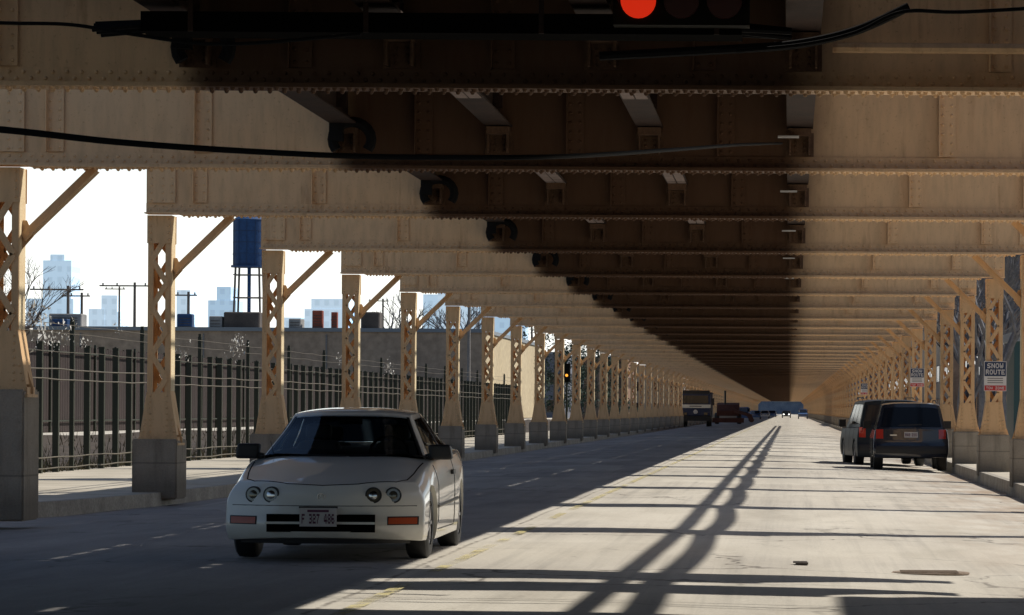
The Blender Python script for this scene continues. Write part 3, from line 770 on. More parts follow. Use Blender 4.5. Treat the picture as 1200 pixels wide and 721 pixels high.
# --- the silver-white coupe-like sedan, nose toward the camera (local: -y forward, y=0 bumper)
car=thing('sedan','silver white sedan with round twin headlights driving toward the camera beside the centre line','car',(-3.93,28.6,road_z(-3.93)),0)
L=4.42
def zt(y,u):
    c=interp([(0,.575),(.08,.615),(.25,.665),(.5,.725),(1.0,.825),(1.35,.875),(2.2,.90),(3.3,.93),(3.9,.95),(4.3,.93),(4.42,.90)],y)
    au=abs(u); fen=interp([(0,.0),(.3,.0),(1.,.0)],y)
    return c-interp([(0,.05),(1.4,.045)],y)*au**5+ (.012*math.exp(-((au-.62)/.12)**2) if y<1.4 else 0)
def zb(y): return interp([(0,.205),(.4,.17),(1,.15),(3.6,.16),(4.1,.22),(4.42,.30)],y)
def hw(y,w):
    b_=interp([(0,.805),(.35,.845),(.9,.858),(2.2,.862),(3.4,.858),(4.0,.83),(4.42,.76)],y)
    tm_=interp([(0,.15),(.4,.12),(1.3,.09),(2.,.07)],y)
    return b_*(1-tm_*max(0,(w-.62)/.38)**2.2-.03*max(0,(.25-w)/.25)**2)
def yf(u,w):     # front face shape in plan and elevation
    return .30*abs(u)**2.6+.03*(1-w)+ interp([(0,.045),(.16,.0),(.36,.0),(.42,.03),(.62,.055),(.85,.085),(1,.15)],w)
def yr(u,w): return L-.16*abs(u)**2.6-interp([(0,.1),(.3,.0),(.5,.0),(.6,.05),(1,.06)],w)
def Pb(u,t_,w):
    y=lerp(yf(u,w),yr(u,w),t_); x=u*hw(y,w); zb_=zb(y); z=zb_+w*(zt(y,u)-zb_)
    return Vector((x,y,z))
us=[-1,-.97,-.86,-.7,-.5,-.25,0,.25,.5,.7,.86,.97,1]
ts=[0,.008,.03,.08,.14,.2,.26,.3,.34,.42,.5,.58,.66,.74,.82,.9,.96,.99,1]
ws=[0,.03,.12,.28,.40,.46,.6,.75,.88,.97,1]
g=box_grid(us,ts,ws,Pb); sm=g.mesh('body',M['white'])
cuts=[cyl_x(yy,.30,.335,a,b_) for yy in (.93,3.5) for a,b_ in ((-1.2,-.60),(.60,1.2))]
cuts.append(MB().box(-.46,.46,-.2,.075,.255,.395).mesh('c',M['dark']))
bme=evaluated(sm,M['white'],2,cuts); bme.materials.clear(); bme.materials.append(M['white'])
body=link('body',bme,car); bv=bvh_of(bme)
def fy(x,z):
    h=bv.ray_cast(Vector((x,-3,z)),Vector((0,1,0))); return h[0].y if h[0] is not None else 0
# cabin
def Pc(u,t_,w):
    au=abs(u); ww=w
    yw0=1.28+.20*au**2.2; yw1=2.02+.10*au**2; yr0=4.02-.12*au**2; yr1=3.12-.05*au**2
    y0=lerp(yw0,yw1,ww); y1=lerp(yr0,yr1,ww); y=lerp(y0,y1,t_)
    zr=interp([(1.9,1.235),(2.2,1.285),(2.6,1.30),(3.0,1.28),(3.25,1.24)],y)
    zbl=zt(y,u)-.05
    z=lerp(zbl,zr,ww)-(.045*au**3)*ww
    W=lerp(.775,.535,ww**1.12)*(1-.03*(2*t_-1)**2)
    return Vector((u*W,y,z))
uc=[-1,-.985,-.935,-.8,-.6,-.4,-.2,0,.2,.4,.6,.8,.935,.985,1]; tc=[0,.01,.04,.09,.2,.3,.4,.49,.52,.6,.7,.8,.86,.93,.99,1]; wc=[0,.09,.20,.3,.45,.6,.75,.90,.94,.985,1]
def dropw(f,a,b):
    if f=='b': return True
    if f=='f': return abs(a)<.935 and .09<b<.94
    if f=='r': return abs(a)<.935 and .20<b<.90
    if f in 'lR': return .20<b<.90 and (.09<a<.49 or .52<a<.86)
    return False
g=box_grid(uc,tc,wc,Pc,dropw); cme=g.mesh('cabin',M['white'],50); link('cabin',cme,car)
Pin=lambda u,t_,w: Pc(u*.972,.010+.98*t_,w*.985)-Vector((0,0,.008))
link('headliner',box_grid(uc,tc,wc,Pin,dropw).mesh('headliner',M['dark']),car)
patch(Pc,'f',-.965,-.92,.05,.955,3,10,.006,'windscreen_seal',M['trim'],car); patch(Pc,'f',.92,.965,.05,.955,3,10,.006,'windscreen_seal',M['trim'],car)
patch(Pc,'f',-.92,.92,.05,.095,20,2,.006,'windscreen_seal',M['trim'],car)
patch(Pc,'f',-.94,.94,.085,.945,20,10,.009,'windscreen',M['cglass'],car)
for s_ in ('l','R'):
    patch(Pc,s_,.085,.495,.195,.905,8,8,.006,'door_window',M['cglass'],car)
    patch(Pc,s_,.515,.865,.195,.905,8,8,.006,'quarter_window',M['cglass'],car)
    patch(Pc,s_,.490,.520,.16,.93,2,8,.008,'pillar_trim',M['trim'],car)
patch(Pc,'r',-.94,.94,.195,.905,16,8,.006,'rear_window',M['cglass'],car)
mb=MB()
for jj in range(13):
    for ii in range(9):
        y=1.34+jj*.21; u=-.86+ii*.215; mb.v.append((u*.86,y,zt(y,u)+.012+(.05 if jj==0 and False else 0)))
for jj in range(12):
    for ii in range(8): mb.f.append((jj*9+ii,jj*9+ii+1,(jj+1)*9+ii+1,(jj+1)*9+ii)); mb.m.append(0)
mb.build('dashboard',M['trim'],car)
for sx in (-.36,.36):
    for yy,hh in ((2.45,1.0),(3.25,.98)):
        st=box_grid([-1,-.4,.4,1],[0,.5,1],[0,.5,1],lambda u,t_,w:Vector((sx+u*(.23-.05*w),yy+t_*.12+w*.05,.86+w*(hh-.86))))
        q=evaluated(st.mesh('s',M['seat']),M['seat'],2); q.materials.clear(); q.materials.append(M['seat']); so=link('seat',q,car)
        st=box_grid([-1,-.4,.4,1],[0,.5,1],[0,.5,1],lambda u,t_,w:Vector((sx+u*.12,yy+.05+t_*.09,hh+.01+w*.14)))
        q=evaluated(st.mesh('s',M['seat']),M['seat'],2); q.materials.clear(); q.materials.append(M['seat']); link('headrest',q,so)
mb=MB(); mb.tube([(.36+.17*math.cos(a_),1.86+.05*math.sin(a_),.90+.15*math.sin(a_)) for a_ in [math.pi*k/16*2 for k in range(17)]],.014,6); mb.build('steering_wheel',M['trim'],car,smooth=True)
# wheels
for s_ in (-1,1):
    for yy in (.93,3.5): wheel_parts(car,s_*.735,yy,.305,.19,s_)
# under body
MB().box(-.60,.60,.35,4.1,.17,.60).build('underbody',M['dark'],car)
mb=MB(); 
for i in range(20):
    a=-.72+i*.072; b_=a+.072; ya,yb=yf(a/.8,.0)+.05,yf(b_/.8,.0)+.05
    mb.add([(a,ya,.245),(b_,yb,.245),(b_,yb+.02,.15),(a,ya+.02,.15)],[(0,1,2,3)])
mb.build('front_valance',M['trim'],car)
# intake
it=MB().box(-.455,.455,.06,.09,.25,.40).build('air_intake',M['dark'],car)
MB().box(-.458,.458,.025,.05,.318,.338).build('intake_bar',M['white'],it)
for i in range(1,12): pass
# lamps
def lamp_at(x,z,r,name,sub=True):
    y=fy(x,z); ring=MB()
    dirn=Vector((.30*x,-1,.12)).normalized()
    p=Vector((x,y-.004,z))
    ring.tube([p+dirn*-.03,p+dirn*.008],[r*1.22,r*1.14],24); hl=ring.build(name,M['trim'],car,smooth=True)
    MB().tube([p,p+dirn*.011],[r*.98,r*.94],24).build('lens',M['lens'],hl,smooth=True)
    MB().tube([p+dirn*.0115,p+dirn*.014],[r*.60,r*.5],20).build('projector',M['lensd'] if abs(x)>.5 else M['chrome'],hl,smooth=True)
for x in (-.59,-.43,.43,.59): lamp_at(x,.560,.060,'headlight')
def conf(name,x0,x1,z0,z1,m,off=.006,n=10,rnd=False):
    mb=MB()
    for j in (0,1,2):
        for i in range(n+1):
            x=lerp(x0,x1,i/n); z=lerp(z0,z1,j/2); mb.v.append((x,fy(x,z)-off,z))
    for j in range(2):
        for i in range(n): mb.f.append((j*(n+1)+i,j*(n+1)+i+1,(j+1)*(n+1)+i+1,(j+1)*(n+1)+i)); mb.m.append(0)
    return mb.build(name,m,car,smooth=80)
for s_ in (-1,1):
    a,b_=sorted((s_*.55,s_*.80)); conf('indicator_surround',a,b_,.310,.382,M['trim'],.003); conf('indicator',a+.01,b_-.012,.318,.372,M['amber'],.007)
# bumper line, emblem, plate
seam(bv,[(-.78,.47),(.78,.47)],'y',car,'bumper_line',.004,M['trimw'])
mb=MB(); ye=fy(0,.552)
for k in range(20):
    t0,t1=2*math.pi*k/20,2*math.pi*(k+1)/20
    mb.bar((.032*math.cos(t0),ye-.006,.548+.027*math.sin(t0)),(.032*math.cos(t1),ye-.006,.548+.027*math.sin(t1)),.006)
mb.bar((-.012,ye-.006,.532),(-.004,ye-.006,.57),.006); mb.bar((.012,ye-.006,.532),(.004,ye-.006,.57),.006)
mb.build('emblem',M['chrome'],car)
pl=MB().box(-.165,.145,-.022,-.012,.30,.455).build('licence_plate',M['plate'],car)
mb=MB(); text_mb(mb,'F 327 486',-.15,.13,.325,.405,-.0235); mb.box(-.10,.08,-.0245,-.0225,.42,.44); mb.build('lettering',M['ink'],pl)
mb=MB(); mb.box(-.172,.152,-.018,-.0,.452,.468); mb.build('plate_frame',M['trim'],pl)
# hood seams
seam(bv,[(-.735,1.2),(-.71,.72),(-.68,.46),(-.60,.34),(-.3,.20),(0,.165),(.3,.20),(.60,.34),(.68,.46),(.71,.72),(.735,1.2)],'z',car,'bonnet_gap',.0055,M['dark'])
# door seams
for ax,sg_ in (('x',1),('x-',-1)):
    seam(bv,[(1.35,.30),(1.38,.80)],ax,car,'door_gap',.005); seam(bv,[(2.75,.25),(2.78,.86)],ax,car,'door_gap',.005)
    seam(bv,[(1.35,.24),(2.75,.24)],ax,car,'door_gap',.005); seam(bv,[(1.30,.44),(3.1,.47)],ax,car,'side_moulding',.016,M['trimw'],30)
    MB().box(*sorted((sg_*.852,sg_*.876)),2.5,2.68,.70,.74).build('door_handle',M['trim'],car)
# mirrors
for s_ in (-1,1):
    g=box_grid([-1,-.5,.5,1],[0,.3,.7,1],[0,.3,.7,1],lambda u,t_,w:Vector((s_*.86+u*.10-.02*s_*w,1.58+(t_-.5)*.13,.91+(w-.5)*.135)))
    mm=evaluated(g.mesh('mirror',M['trim']),M['trim'],2); mm.materials.clear(); mm.materials.append(M['trim'])
    mo=link('door_mirror',mm,car); MB().bar((s_*.72,1.60,.86),(s_*.80,1.6,.88),.06).build('mirror_foot',M['trim'],mo)
# wipers
for x0,x1 in ((-.45,.05),(.08,.58)):
    pts=[]
    for k in range(8):
        u=lerp(x0,x1,k/7); p=Pc(u/.775,0,.075+.02*k/7); pts.append(p+Vector((0,-.02,.012)))
    MB().tube(pts,.007,5).build('wiper',M['trim'],car)
# interior rear view mirror seen as a dark shape on the glass
p=Pc(.03,0,.86)+Vector((0,-.016,.0)); MB().box(p.x-.1,p.x+.1,p.y-.004,p.y+.0,p.z-.03,p.z+.02).build('interior_mirror',M['dark'],car)
# antenna
MB().tube([(-.62,1.55,.88),(-.66,1.62,1.0)],.003,4).build('antenna',M['trim'],car)

# --- generic tall wagon (suv / minivan), local +y forward, rear bumper at y=0
def wagon(root,Lg,Wd,H,belt,m,hood,tail,suv,wr=.36,sub=1):
    h2=Wd/2; wb0,wb1=(.85,.85+2.69) if suv else (.95,.95+2.85)
    zb0=.32 if suv else .24
    def ztb(y,u): 
        a=abs(u); return interp([(0,belt),(Lg-1.5,belt-.0),(Lg-1.2,belt-.03),(Lg-.2,hood),(Lg,hood-.08)],y)-.03*a**4
    def P(u,t_,w):
        au=abs(u)
        y=lerp(.07*au**3+.05*(w>.5)*0+interp([(0,.05),(.12,0),(.38,0),(.45,.07),(1,.10)],w),Lg-.18*au**3-interp([(0,.06),(.2,0),(.4,0),(1,.12)],w),t_)
        return Vector((u*h2*(1-.05*max(0,(w-.5)/.5)**2-.03*max(0,(.2-w)/.2)),y,lerp(zb0,ztb(y,u),w)))
    g=box_grid([-1,-.96,-.8,-.4,0,.4,.8,.96,1],[0,.01,.05,.13,.25,.4,.5,.6,.7,.8,.88,.95,.99,1],[0,.04,.2,.4,.48,.7,.9,.98,1],P)
    cuts=[cyl_x(yy,wr,wr+.055,a,b_) for yy in (wb0,wb1) for a,b_ in ((-1.3,-h2+.24),(h2-.24,1.3))]
    bm_=evaluated(g.mesh('body',m),m,2,cuts); bm_.materials.clear(); bm_.materials.append(m); link('body',bm_,root); bv_=bvh_of(bm_)
    fr0=Lg-1.35 if suv else Lg-.95; fr1=Lg-2.0 if suv else Lg-1.85
    def Pc2(u,t_,w):
        au=abs(u); y0=lerp(.13,.13+tail,w)+.07*au**3; y1=lerp(fr0,fr1,w)-.12*au**2; y=lerp(y0,y1,t_)
        z=lerp(belt-.06,H,w)-.05*au**4*w-.03*w*(2*t_-1)**4
        return Vector((u*lerp(h2-.07,h2-.21,w),y,z))
    g=box_grid([-1,-.97,-.9,-.6,-.3,0,.3,.6,.9,.97,1],[0,.02,.06,.2,.4,.6,.8,.94,.98,1],[0,.2,.4,.6,.8,.94,.98,1],Pc2)
    link('cabin',g.mesh('cabin',m,50),root)
    patch(Pc2,'f',-.9,.9,.14,.86,14,6,.006,'rear_window',M['glass2'],root)
    patch(Pc2,'r',-.92,.92,.1,.92,14,6,.006,'windscreen',M['glass2'],root)
    for s_ in ('l','R'):
        for a,b_ in ((.04,.30),(.325,.60),(.63,.86)): patch(Pc2,s_,a,b_,.16,.88,6,5,.007,'side_window',M['glass2'],root)
    for s_ in (-1,1):
        for yy in (wb0,wb1): wheel_parts(root,s_*(h2-.13),yy,wr,.23,s_,5)
        mo=MB().box(s_*(h2+.09)-.09,s_*(h2+.09)+.09,Lg-1.75,Lg-1.62,belt-.02,belt+.17).build('door_mirror',M['trim'],root)
        for yy in (1.0+.2,2.2,3.3 if not suv else 3.1):
            seam(bv_,[(yy,zb0+.12),(yy+.02,belt-.05)],'x' if s_>0 else 'x-',root,'door_gap',.005)
        MB().tube([(s_*(h2-.27),1.1,H+.01),(s_*(h2-.27),1.15,H+.045),(s_*(h2-.27),2.7,H+.05),(s_*(h2-.27),2.8,H+.0)],.014,6).build('roof_rail',M['trim'],root)
    MB().box(-h2+.22,h2-.22,.3,Lg-.4,zb0-.02,.6).build('underbody',M['dark'],root)
    return bv_,P,Pc2
def vehicle(px,Y,rz,name,label,cat,group=None):
    x=(px-925)/F*Y; return thing(name,label,cat,(x,Y,road_z(x)),rz,group)
suv=vehicle(1068,81.0,0,'suv','dark navy suv parked against the right kerb, rear toward the camera','suv')
bvj,Pj,Pcj=wagon(suv,4.5,1.79,1.64,1.02,M['navy'],.98,.17,True,.37)
def rear_panel(bv_,root,name,x0,x1,z0,z1,m,off=.006,n=5):
    mb=MB()
    for j in range(4):
        for i in range(n+1):
            x=lerp(x0,x1,i/n); z=lerp(z0,z1,j/3); h=bv_.ray_cast(Vector((x,-3,z)),Vector((0,1,0)))
            mb.v.append((x,(h[0].y if h[0] is not None else .1)-off,z))
    for j in range(3):
        for i in range(n): mb.f.append((j*(n+1)+i,j*(n+1)+i+1,(j+1)*(n+1)+i+1,(j+1)*(n+1)+i)); mb.m.append(0)
    return mb.build(name,m,root,smooth=80)
for s_ in (-1,1):
    a,b_=sorted((s_*.66,s_*.83)); rear_panel(bvj,suv,'tail_light',a,b_,.77,.99,M['red'])
rear_panel(bvj,suv,'bumper',-.84,.84,.42,.60,M['trim'],.03)
p_=rear_panel(bvj,suv,'licence_plate',-.16,.16,.80,.93,M['plate'],.014); mb=MB(); text_mb(mb,'R48 216',-.14,.14,.83,.90,Pj(0,0,.8).y-.02); mb.build('lettering',M['ink'],p_)
MB().box(-.5,-.34,.06,.09,.84,.87).build('badge',M['chrome'],suv)
MB().bar((-.3,.0,1.09),(.25,.02,1.11),.015).build('rear_wiper',M['trim'],suv)
van=vehicle(1047,87.6,R(4.8),'minivan','dark teal minivan just ahead of the navy suv, its left side showing','minivan')
bvv,Pv,Pcv=wagon(van,4.75,1.84,1.72,1.02,M['green'],.98,.14,False,.33)
for s_ in (-1,1):
    a,b_=sorted((s_*.70,s_*.87)); rear_panel(bvv,van,'tail_light',a,b_,.74,1.0,M['red'])
rear_panel(bvv,van,'bumper',-.86,.86,.40,.56,M['trim'],.03)

# --- distant cars (each its own thing with real proportions)
def small_car(px,Y,m,label,facing=-1,truckish=False):
    r=vehicle(px,Y,0,'parked_car',label,'car','cars parked far along the left kerb' if px<915 else None)
    prof=[(0,.30),(.0,.62),(.25,.70),(1.1,.86),(1.8,1.34),(3.0,1.38),(3.9,.95),(4.35,.88),(4.45,.5),(4.4,.28)]
    if truckish: prof=[(0,.4),(.0,.9),(.4,1.05),(1.2,1.12),(1.7,1.78),(4.5,1.82),(4.7,1.1),(4.75,.45),(4.7,.35)]
    bm=bmesh.new()
    mb=MB(); mb.xprism(prof,-.84,.84); me=mb.mesh('body',m); bm.from_mesh(me); 
    for v_ in bm.verts:
        if v_.co.z>1.1: v_.co.x*=.80
    bmesh.ops.bevel(bm,geom=list(bm.edges),offset=.06,segments=2,affect='EDGES'); bm.to_mesh(me); bm.free(); link('body',me,r)
    zr=prof[4][1]; zb_=prof[3][1]
    mb=MB(); mb.add([(-.68,1.12,zb_+.03),(.68,1.12,zb_+.03),(.58,1.70,zr-.08),(-.58,1.70,zr-.08)],[(0,1,2,3)]); mb.v=[(a,b-.03,c+.02) for a,b,c in mb.v]
    mb.build('windscreen',M['glass'],r)
    for s_ in (-1,1):
        MB().box(s_*.60-.12,s_*.60+.12,-.03,.02,.58,.70).build('headlight',M['lens'],r)
        MB().xprism([(1.5,zb_+.05),(3.6,zb_+.06),(3.0,zr-.1),(1.95,zr-.1)],*sorted((s_*.70,s_*.80))).build('side_window',M['glass'],r)
        for yy in (.85,3.5): wheel_parts(r,s_*.76,yy,.32,.2,s_,5)
    return r
small_car(871,430,M['blue'],'small blue truck-like car beyond the brown digger at the left kerb',truckish=True)
small_car(885,520,M['blue'],'bright blue car parked second beyond the brown digger')
small_car(896,600,M['pale'],'pale car parked third beyond the brown digger')
small_car(905,720,M['blue'],'farthest small blue car on the left side of the road')
oc=small_car(921.5,640,M['navy'],'distant oncoming car with its bright headlamp at the end of the road')
MB().box(-.62,-.36,-.12,-.04,.58,.78).build('headlight',M['headlit'],oc); MB().box(.36,.62,-.12,-.04,.58,.78).build('headlight',M['headlit'],oc)
small_car(941,600,M['blue'],'blue grey vehicle far away in the right lane under the track',truckish=True)

# --- cab-over truck at the left kerb
tr=vehicle(815,285,0,'truck','dark blue truck with a pale band across its cab, parked far down the left kerb','truck')
MB().box(-1.22,1.22,.3,1.9,.95,2.75).build('cab',M['truckblue'],tr)
MB().box(-1.15,1.15,.35,1.7,2.76,3.05).build('roof_light_bar',M['trim'],tr)
MB().box(-1.05,1.05,.27,.30,1.95,2.62).build('windscreen',M['glass'],tr)
MB().box(-1.235,1.235,.262,1.7,1.58,1.86).build('stripe',M['cream'],tr)
mb=MB(); text_mb(mb,'CITY TRUCK',-1.0,1.0,1.65,1.8,.258) if False else mb.box(-.5,.5,.256,.26,1.68,1.76); mb.build('grille_badge',M['trimw'],tr)
MB().box(-1.25,1.25,.15,.5,.50,.90).build('bumper',M['trim'],tr)
MB().box(-1.3,1.3,2.0,8.2,.8,2.9).build('cargo_body',M['truckblue'],tr)
MB().box(-1.34,-1.24,.3,1.9,1.0,2.7).build('left_door',M['truckblue'],tr)
for s_ in (-1,1):
    MB().box(s_*.85-.14,s_*.85+.14,.24,.3,.98,1.2).build('headlight',M['lens'],tr)
    MB().box(s_*1.45-.1,s_*1.45+.1,.3,.4,1.8,2.4).build('door_mirror',M['trim'],tr)
    for yy in (1.1,6.6): wheel_parts(tr,s_*1.05,yy,.5,.3,s_,6)
MB().cyl((0,.25,1.25),.18,.04,16,axis=1).build('round_badge',M['pad'],tr)
# digger
dg=vehicle(853,335,0,'digger','rust brown road machine with a raised exhaust behind the blue truck','construction machine')
mb=MB(); mb.xprism([(0,.8),(0,1.3),(.8,1.9),(2.6,2.1),(3.2,1.3),(3.2,.8)],-1.1,1.1); mb.build('body',M['digger'],dg)
mb=MB(); mb.tube([(-.3,1.2,1.9),(-.3,1.2,3.3)],.1,8); mb.build('exhaust',M['trim'],dg)
mb=MB(); mb.bar((.7,0,1.3),(2.1,-1.,.9),.25,.3); mb.bar((2.1,-1.,.9),(2.4,-1.4,.3),.35,.3); mb.build('arm',M['digger'],dg)
mb=MB(); mb.box(-1.5,1.6,-.9,-.6,.15,.6); mb.build('blade',M['digger'],dg)
for s_ in (-1,1):
    for yy in (.6,2.5): wheel_parts(dg,s_*1.1,yy,.55,.4,s_,6)

# ------------------------------------------------------------------ signs
def snow_sign(px,py,Y,label):
    p=at(px,py,Y); r=thing('street_sign',label,'sign',p,group='snow route signs on the right columns')
    W,H_=.46,.61
    MB().box(-W/2,W/2,0,.01,-H_/2,H_/2).build('sign_plate',M['signwhite'],r)
    a=MB().box(-W/2+.012,W/2-.012,-.004,-.0005,.0,H_/2-.012).build('blue_panel',M['signblue'],r)
    mb=MB(); text_mb(mb,'SNOW',-.17,.17,.165,.265,-.0045,1.25); text_mb(mb,'ROUTE',-.20,.20,.035,.135,-.0045,1.25); mb.build('lettering',M['signwhite'],a)
    mb=MB()
    for z in (-.04,-.085,-.13): mb.box(-.16,.16,-.003,-.0005,z-.012,z+.004)
    mb.build('small_print',M['trimw'],r)
    b_=MB().box(-W/2+.012,W/2-.012,-.004,-.0005,-H_/2+.012,-.19).build('red_band',M['signred'],r)
    mb=MB(); text_mb(mb,'TOW ZONE',-.19,.19,-.27,-.215,-.0045,1.1); mb.build('lettering',M['signwhite'],b_)
    MB().box(-.02,.02,.011,.05,-.25,.25).build('bracket',M['hvac'],r)
ybr=bent_y(4)-.12
snow_sign(1166,441,ybr,'blue white and red snow route sign on the right column nearest the camera')
snow_sign(1074.5,442.5,bent_y(8)-.3,'second smaller-looking snow route sign above the parked minivan')
snow_sign(1013.5,456,bent_y(15)-.3,'farthest and tiniest snow route sign on the right columns')
# manhole cover + patch
mh=MB(); 
mh.cyl((0,0,-.006),.34,.012,28); mh.cyl((0,0,.001),.30,.006,28)
for k in range(-3,4): mh.box(-.24,.24,k*.07-.012,k*.07+.012,.003,.008)
tag(mh.build('manhole_cover',M['ironbrown'],loc=(1.18,28.6,road_z(1.18)+.008)),'iron manhole cover in the sunlit right lane near the camera','manhole cover')
mb=MB(); mb.box(-.06,.05,-.1,.1,0,.016); mb.box(-.08,.04,-.03,.05,.012,.024)
tag(mb.build('road_debris',M['hvacd'],loc=(.12,29.3,road_z(.1)+.01)),'small dark lump of debris on the sunlit lane left of the manhole cover','debris')

# ------------------------------------------------------------------ warehouse and roof clutter
WY=250.
wh=thing('warehouse','long flat-roofed tan warehouse beyond the fence','building',(0,WY,0))
wx1=at(566,400,WY).x; wtop=at(560,390,WY).z
MB().box(-75,wx1,0,60,0,wtop).build('wall',M['ware'],wh)
MB().box(-75.2,wx1+.15,-.15,60.1,wtop,wtop+.28).build('roof_coping',M['coping'],wh)
MB().box(wx1+.01,wx1+.06,1,59,.3,wtop-.01).build('side_wall',M['warelit'],wh)
mb=MB()
for x in range(-70,-24,9): mb.box(x,x+.12,-.06,-.01,.5,wtop-.2)
mb.build('downpipe',M['hvac'],wh)
def roof_unit(px0,px1,py0,name,label,m,cat,depth=2.,yo=4.):
    Y=WY+yo; a=at(px0,py0,Y); b_=at(px1,py0,Y)
    bm=bmesh.new(); bmesh.ops.create_cube(bm,size=1)
    w=b_.x-a.x; h=a.z-wtop-.2
    for v_ in bm.verts: v_.co=Vector((v_.co.x*w,v_.co.y*depth,(v_.co.z+.5)*h))
    bmesh.ops.bevel(bm,geom=list(bm.edges),offset=min(w,h)*.06,segments=1,affect='EDGES')
    me=bpy.data.meshes.new(name); bm.to_mesh(me); bm.free(); me.materials.append(m)
    r=thing(name,label,cat,((a.x+b_.x)/2,Y,wtop+.2)); link('casing',me,r)
    mb=MB(); k=max(2,int(h/.25))
    for i in range(k): mb.box(-w*.38,w*.38,-depth/2-.04,-depth/2-.005,h*.15+i*h*.7/k,h*.15+i*h*.7/k+.05)
    mb.build('louvre',M['hvacd'],r); return r
roof_unit(366,378,364,'roof_vent','rust red boxy vent on the warehouse roof right of the third column',M['rust'],'vent',.8)
roof_unit(388,395,366,'roof_vent','narrow rust red stack on the roof beside the wider red vent',M['rust'],'vent',.6)
roof_unit(340,354,374,'air_unit','small grey air unit on the roof left of the red vents',M['hvac'],'air unit')
roof_unit(424,446,366,'air_unit','dark boxy unit on the roof between fourth and fifth columns',M['hvacd'],'air unit')
roof_unit(247,262,371,'air_unit','pale grey box under the blue water tank, left one',M['hvac'],'air unit')
roof_unit(264,306,366,'air_unit','wide dark roof housing below the blue water tank',M['hvacd'],'air unit')
roof_unit(208,226,368,'roof_box','small navy box on the roof just right of the second column',M['tank'],'roof box',1.)
roof_unit(60,98,368,'air_unit','grey rooftop housing behind the barbed wire at far left',M['hvac'],'air unit')
roof_unit(62,80,374,'roof_box','small dark slanted box on the roof left of the grey housing',M['tank'],'roof box',1.,2.)
# white roof flues
for px,lab in ((352,'thin pipe with cap above the small grey air unit'),(391,'flue pipe with a red cap on the warehouse roof')):
    a=at(px,368,WY+7); mb=MB(); mb.tube([(a.x,WY+7,wtop),(a.x,WY+7,wtop+1.0)],.1,8); mb.cyl((a.x,WY+7,wtop+1.05),.25,.1,10); tag(mb.build('flue_pipe',M['rust']),lab,'flue')
# water tank tower
TY=300.; tc_=at(291,258,TY); tb=at(291,311,TY)
tk=thing('water_tank','dark blue cylindrical water tank on tall thin legs above the warehouse','water tank',(tc_.x,TY,0))
rr=19/F*TY
mb=MB(); mb.tube([(0,0,tb.z),(0,0,tc_.z)],rr,32); mb.build('tank',M['tank'],tk,smooth=True)
mb=MB(); mb.tube([(0,0,tc_.z+.01),(0,0,tc_.z+.9)],[rr*1.03,.1],32); mb.build('tank_roof',M['tank'],tk,smooth=True)
mb=MB(); mb.tube([(0,0,tb.z-.2),(0,0,tb.z-.02)],rr*1.12,32); mb.tube([(0,0,tb.z+.9),(0,0,tb.z+.98)],rr*1.02,32); mb.build('walkway',M['tank'],tk)
mb=MB()
for k in range(1,4): mb.tube([(0,0,lerp(tb.z,tc_.z,k/4)-.04),(0,0,lerp(tb.z,tc_.z,k/4)+.04)],rr*1.012,32)
for k in range(12):
    a_=k*math.pi/6; mb.bar((rr*math.cos(a_),rr*math.sin(a_),tb.z),(rr*math.cos(a_),rr*math.sin(a_),tc_.z),.05)
mb.build('seam_bands',M['tanks'],tk)
for sx in (-1,1):
    for sy in (-1,1): MB().tube([(sx*rr*1.0,sy*rr*1.0,0),(sx*rr*.72,sy*rr*.72,tb.z)],.1,6).build('leg',M['pole'],tk)
MB().tube([(0,0,0),(0,0,tb.z)],.16,8).build('riser_pipe',M['tank'],tk)
mb=MB()
for z in (8,11,13.):
    for a,b_ in (((-1,-1),(1,-1)),((1,-1),(1,1)),((-1,1),(1,1)),((-1,-1),(-1,1))):
        if z<tb.z: mb.tube([(a[0]*rr*.85,a[1]*rr*.85,z),(b_[0]*rr*.85,b_[1]*rr*.85,z)],.04,4)
mb.build('cross_braces',M['pole'],tk)

# utility poles
def upole(px,py,Y,label,arm=1.8,lean=0):
    p=at(px,py,Y); r=thing('utility_pole',label,'utility pole',(p.x,Y,0),group='utility poles beyond the warehouse')
    MB().tube([(0,0,0),(lean,0,p.z)],[.17,.11],8).build('pole',M['pole'],r)
    MB().bar((lean-arm,0,p.z-.3),(lean+arm*.4,0,p.z-.3),.12).build('crossarm',M['pole'],r)
    mb=MB()
    for x in (-.9,-.5,.3): mb.cyl((lean+arm*x,0,p.z-.15),.07,.2,8)
    mb.build('insulator',M['hvac'],r)
upole(79,335,268,'utility pole with slanted arm left of the hazy tall tower',3.)
upole(95,343,300,'shorter utility pole just right of the first pole at far left')
upole(157,331,290,'tallest utility pole midway between the tall pier and second column',3.)
upole(139,336,420,'thin faint utility pole left of the tallest one')
upole(220,342,290,'utility pole just right of the second column')
upole(448,350,420,'thin pole between the fourth and fifth columns')

# hazy skyline
SY=3200.
def tower(px0,px1,pys,label,k=0):
    r=thing('skyscraper',label,'skyscraper',(at((px0+px1)/2,400,SY).x,SY,0))
    n=len(pys); w=(px1-px0)/F*SY
    for i,(a,b_,py) in enumerate(pys):
        h=at(px0,py,SY).z
        MB().box((a-.5)*w,(b_-.5)*w,i*.5,40+i,0,h).build('block',M['sky%d'%k],r)
    return r
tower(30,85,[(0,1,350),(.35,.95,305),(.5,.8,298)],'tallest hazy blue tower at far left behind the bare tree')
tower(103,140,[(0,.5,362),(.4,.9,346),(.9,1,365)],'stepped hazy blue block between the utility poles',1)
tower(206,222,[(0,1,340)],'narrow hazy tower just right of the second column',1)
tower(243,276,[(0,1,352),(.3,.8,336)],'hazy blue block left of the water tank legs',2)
tower(356,408,[(0,1,362),(.15,1,350)],'broad pale hazy block behind the red roof vents',1)
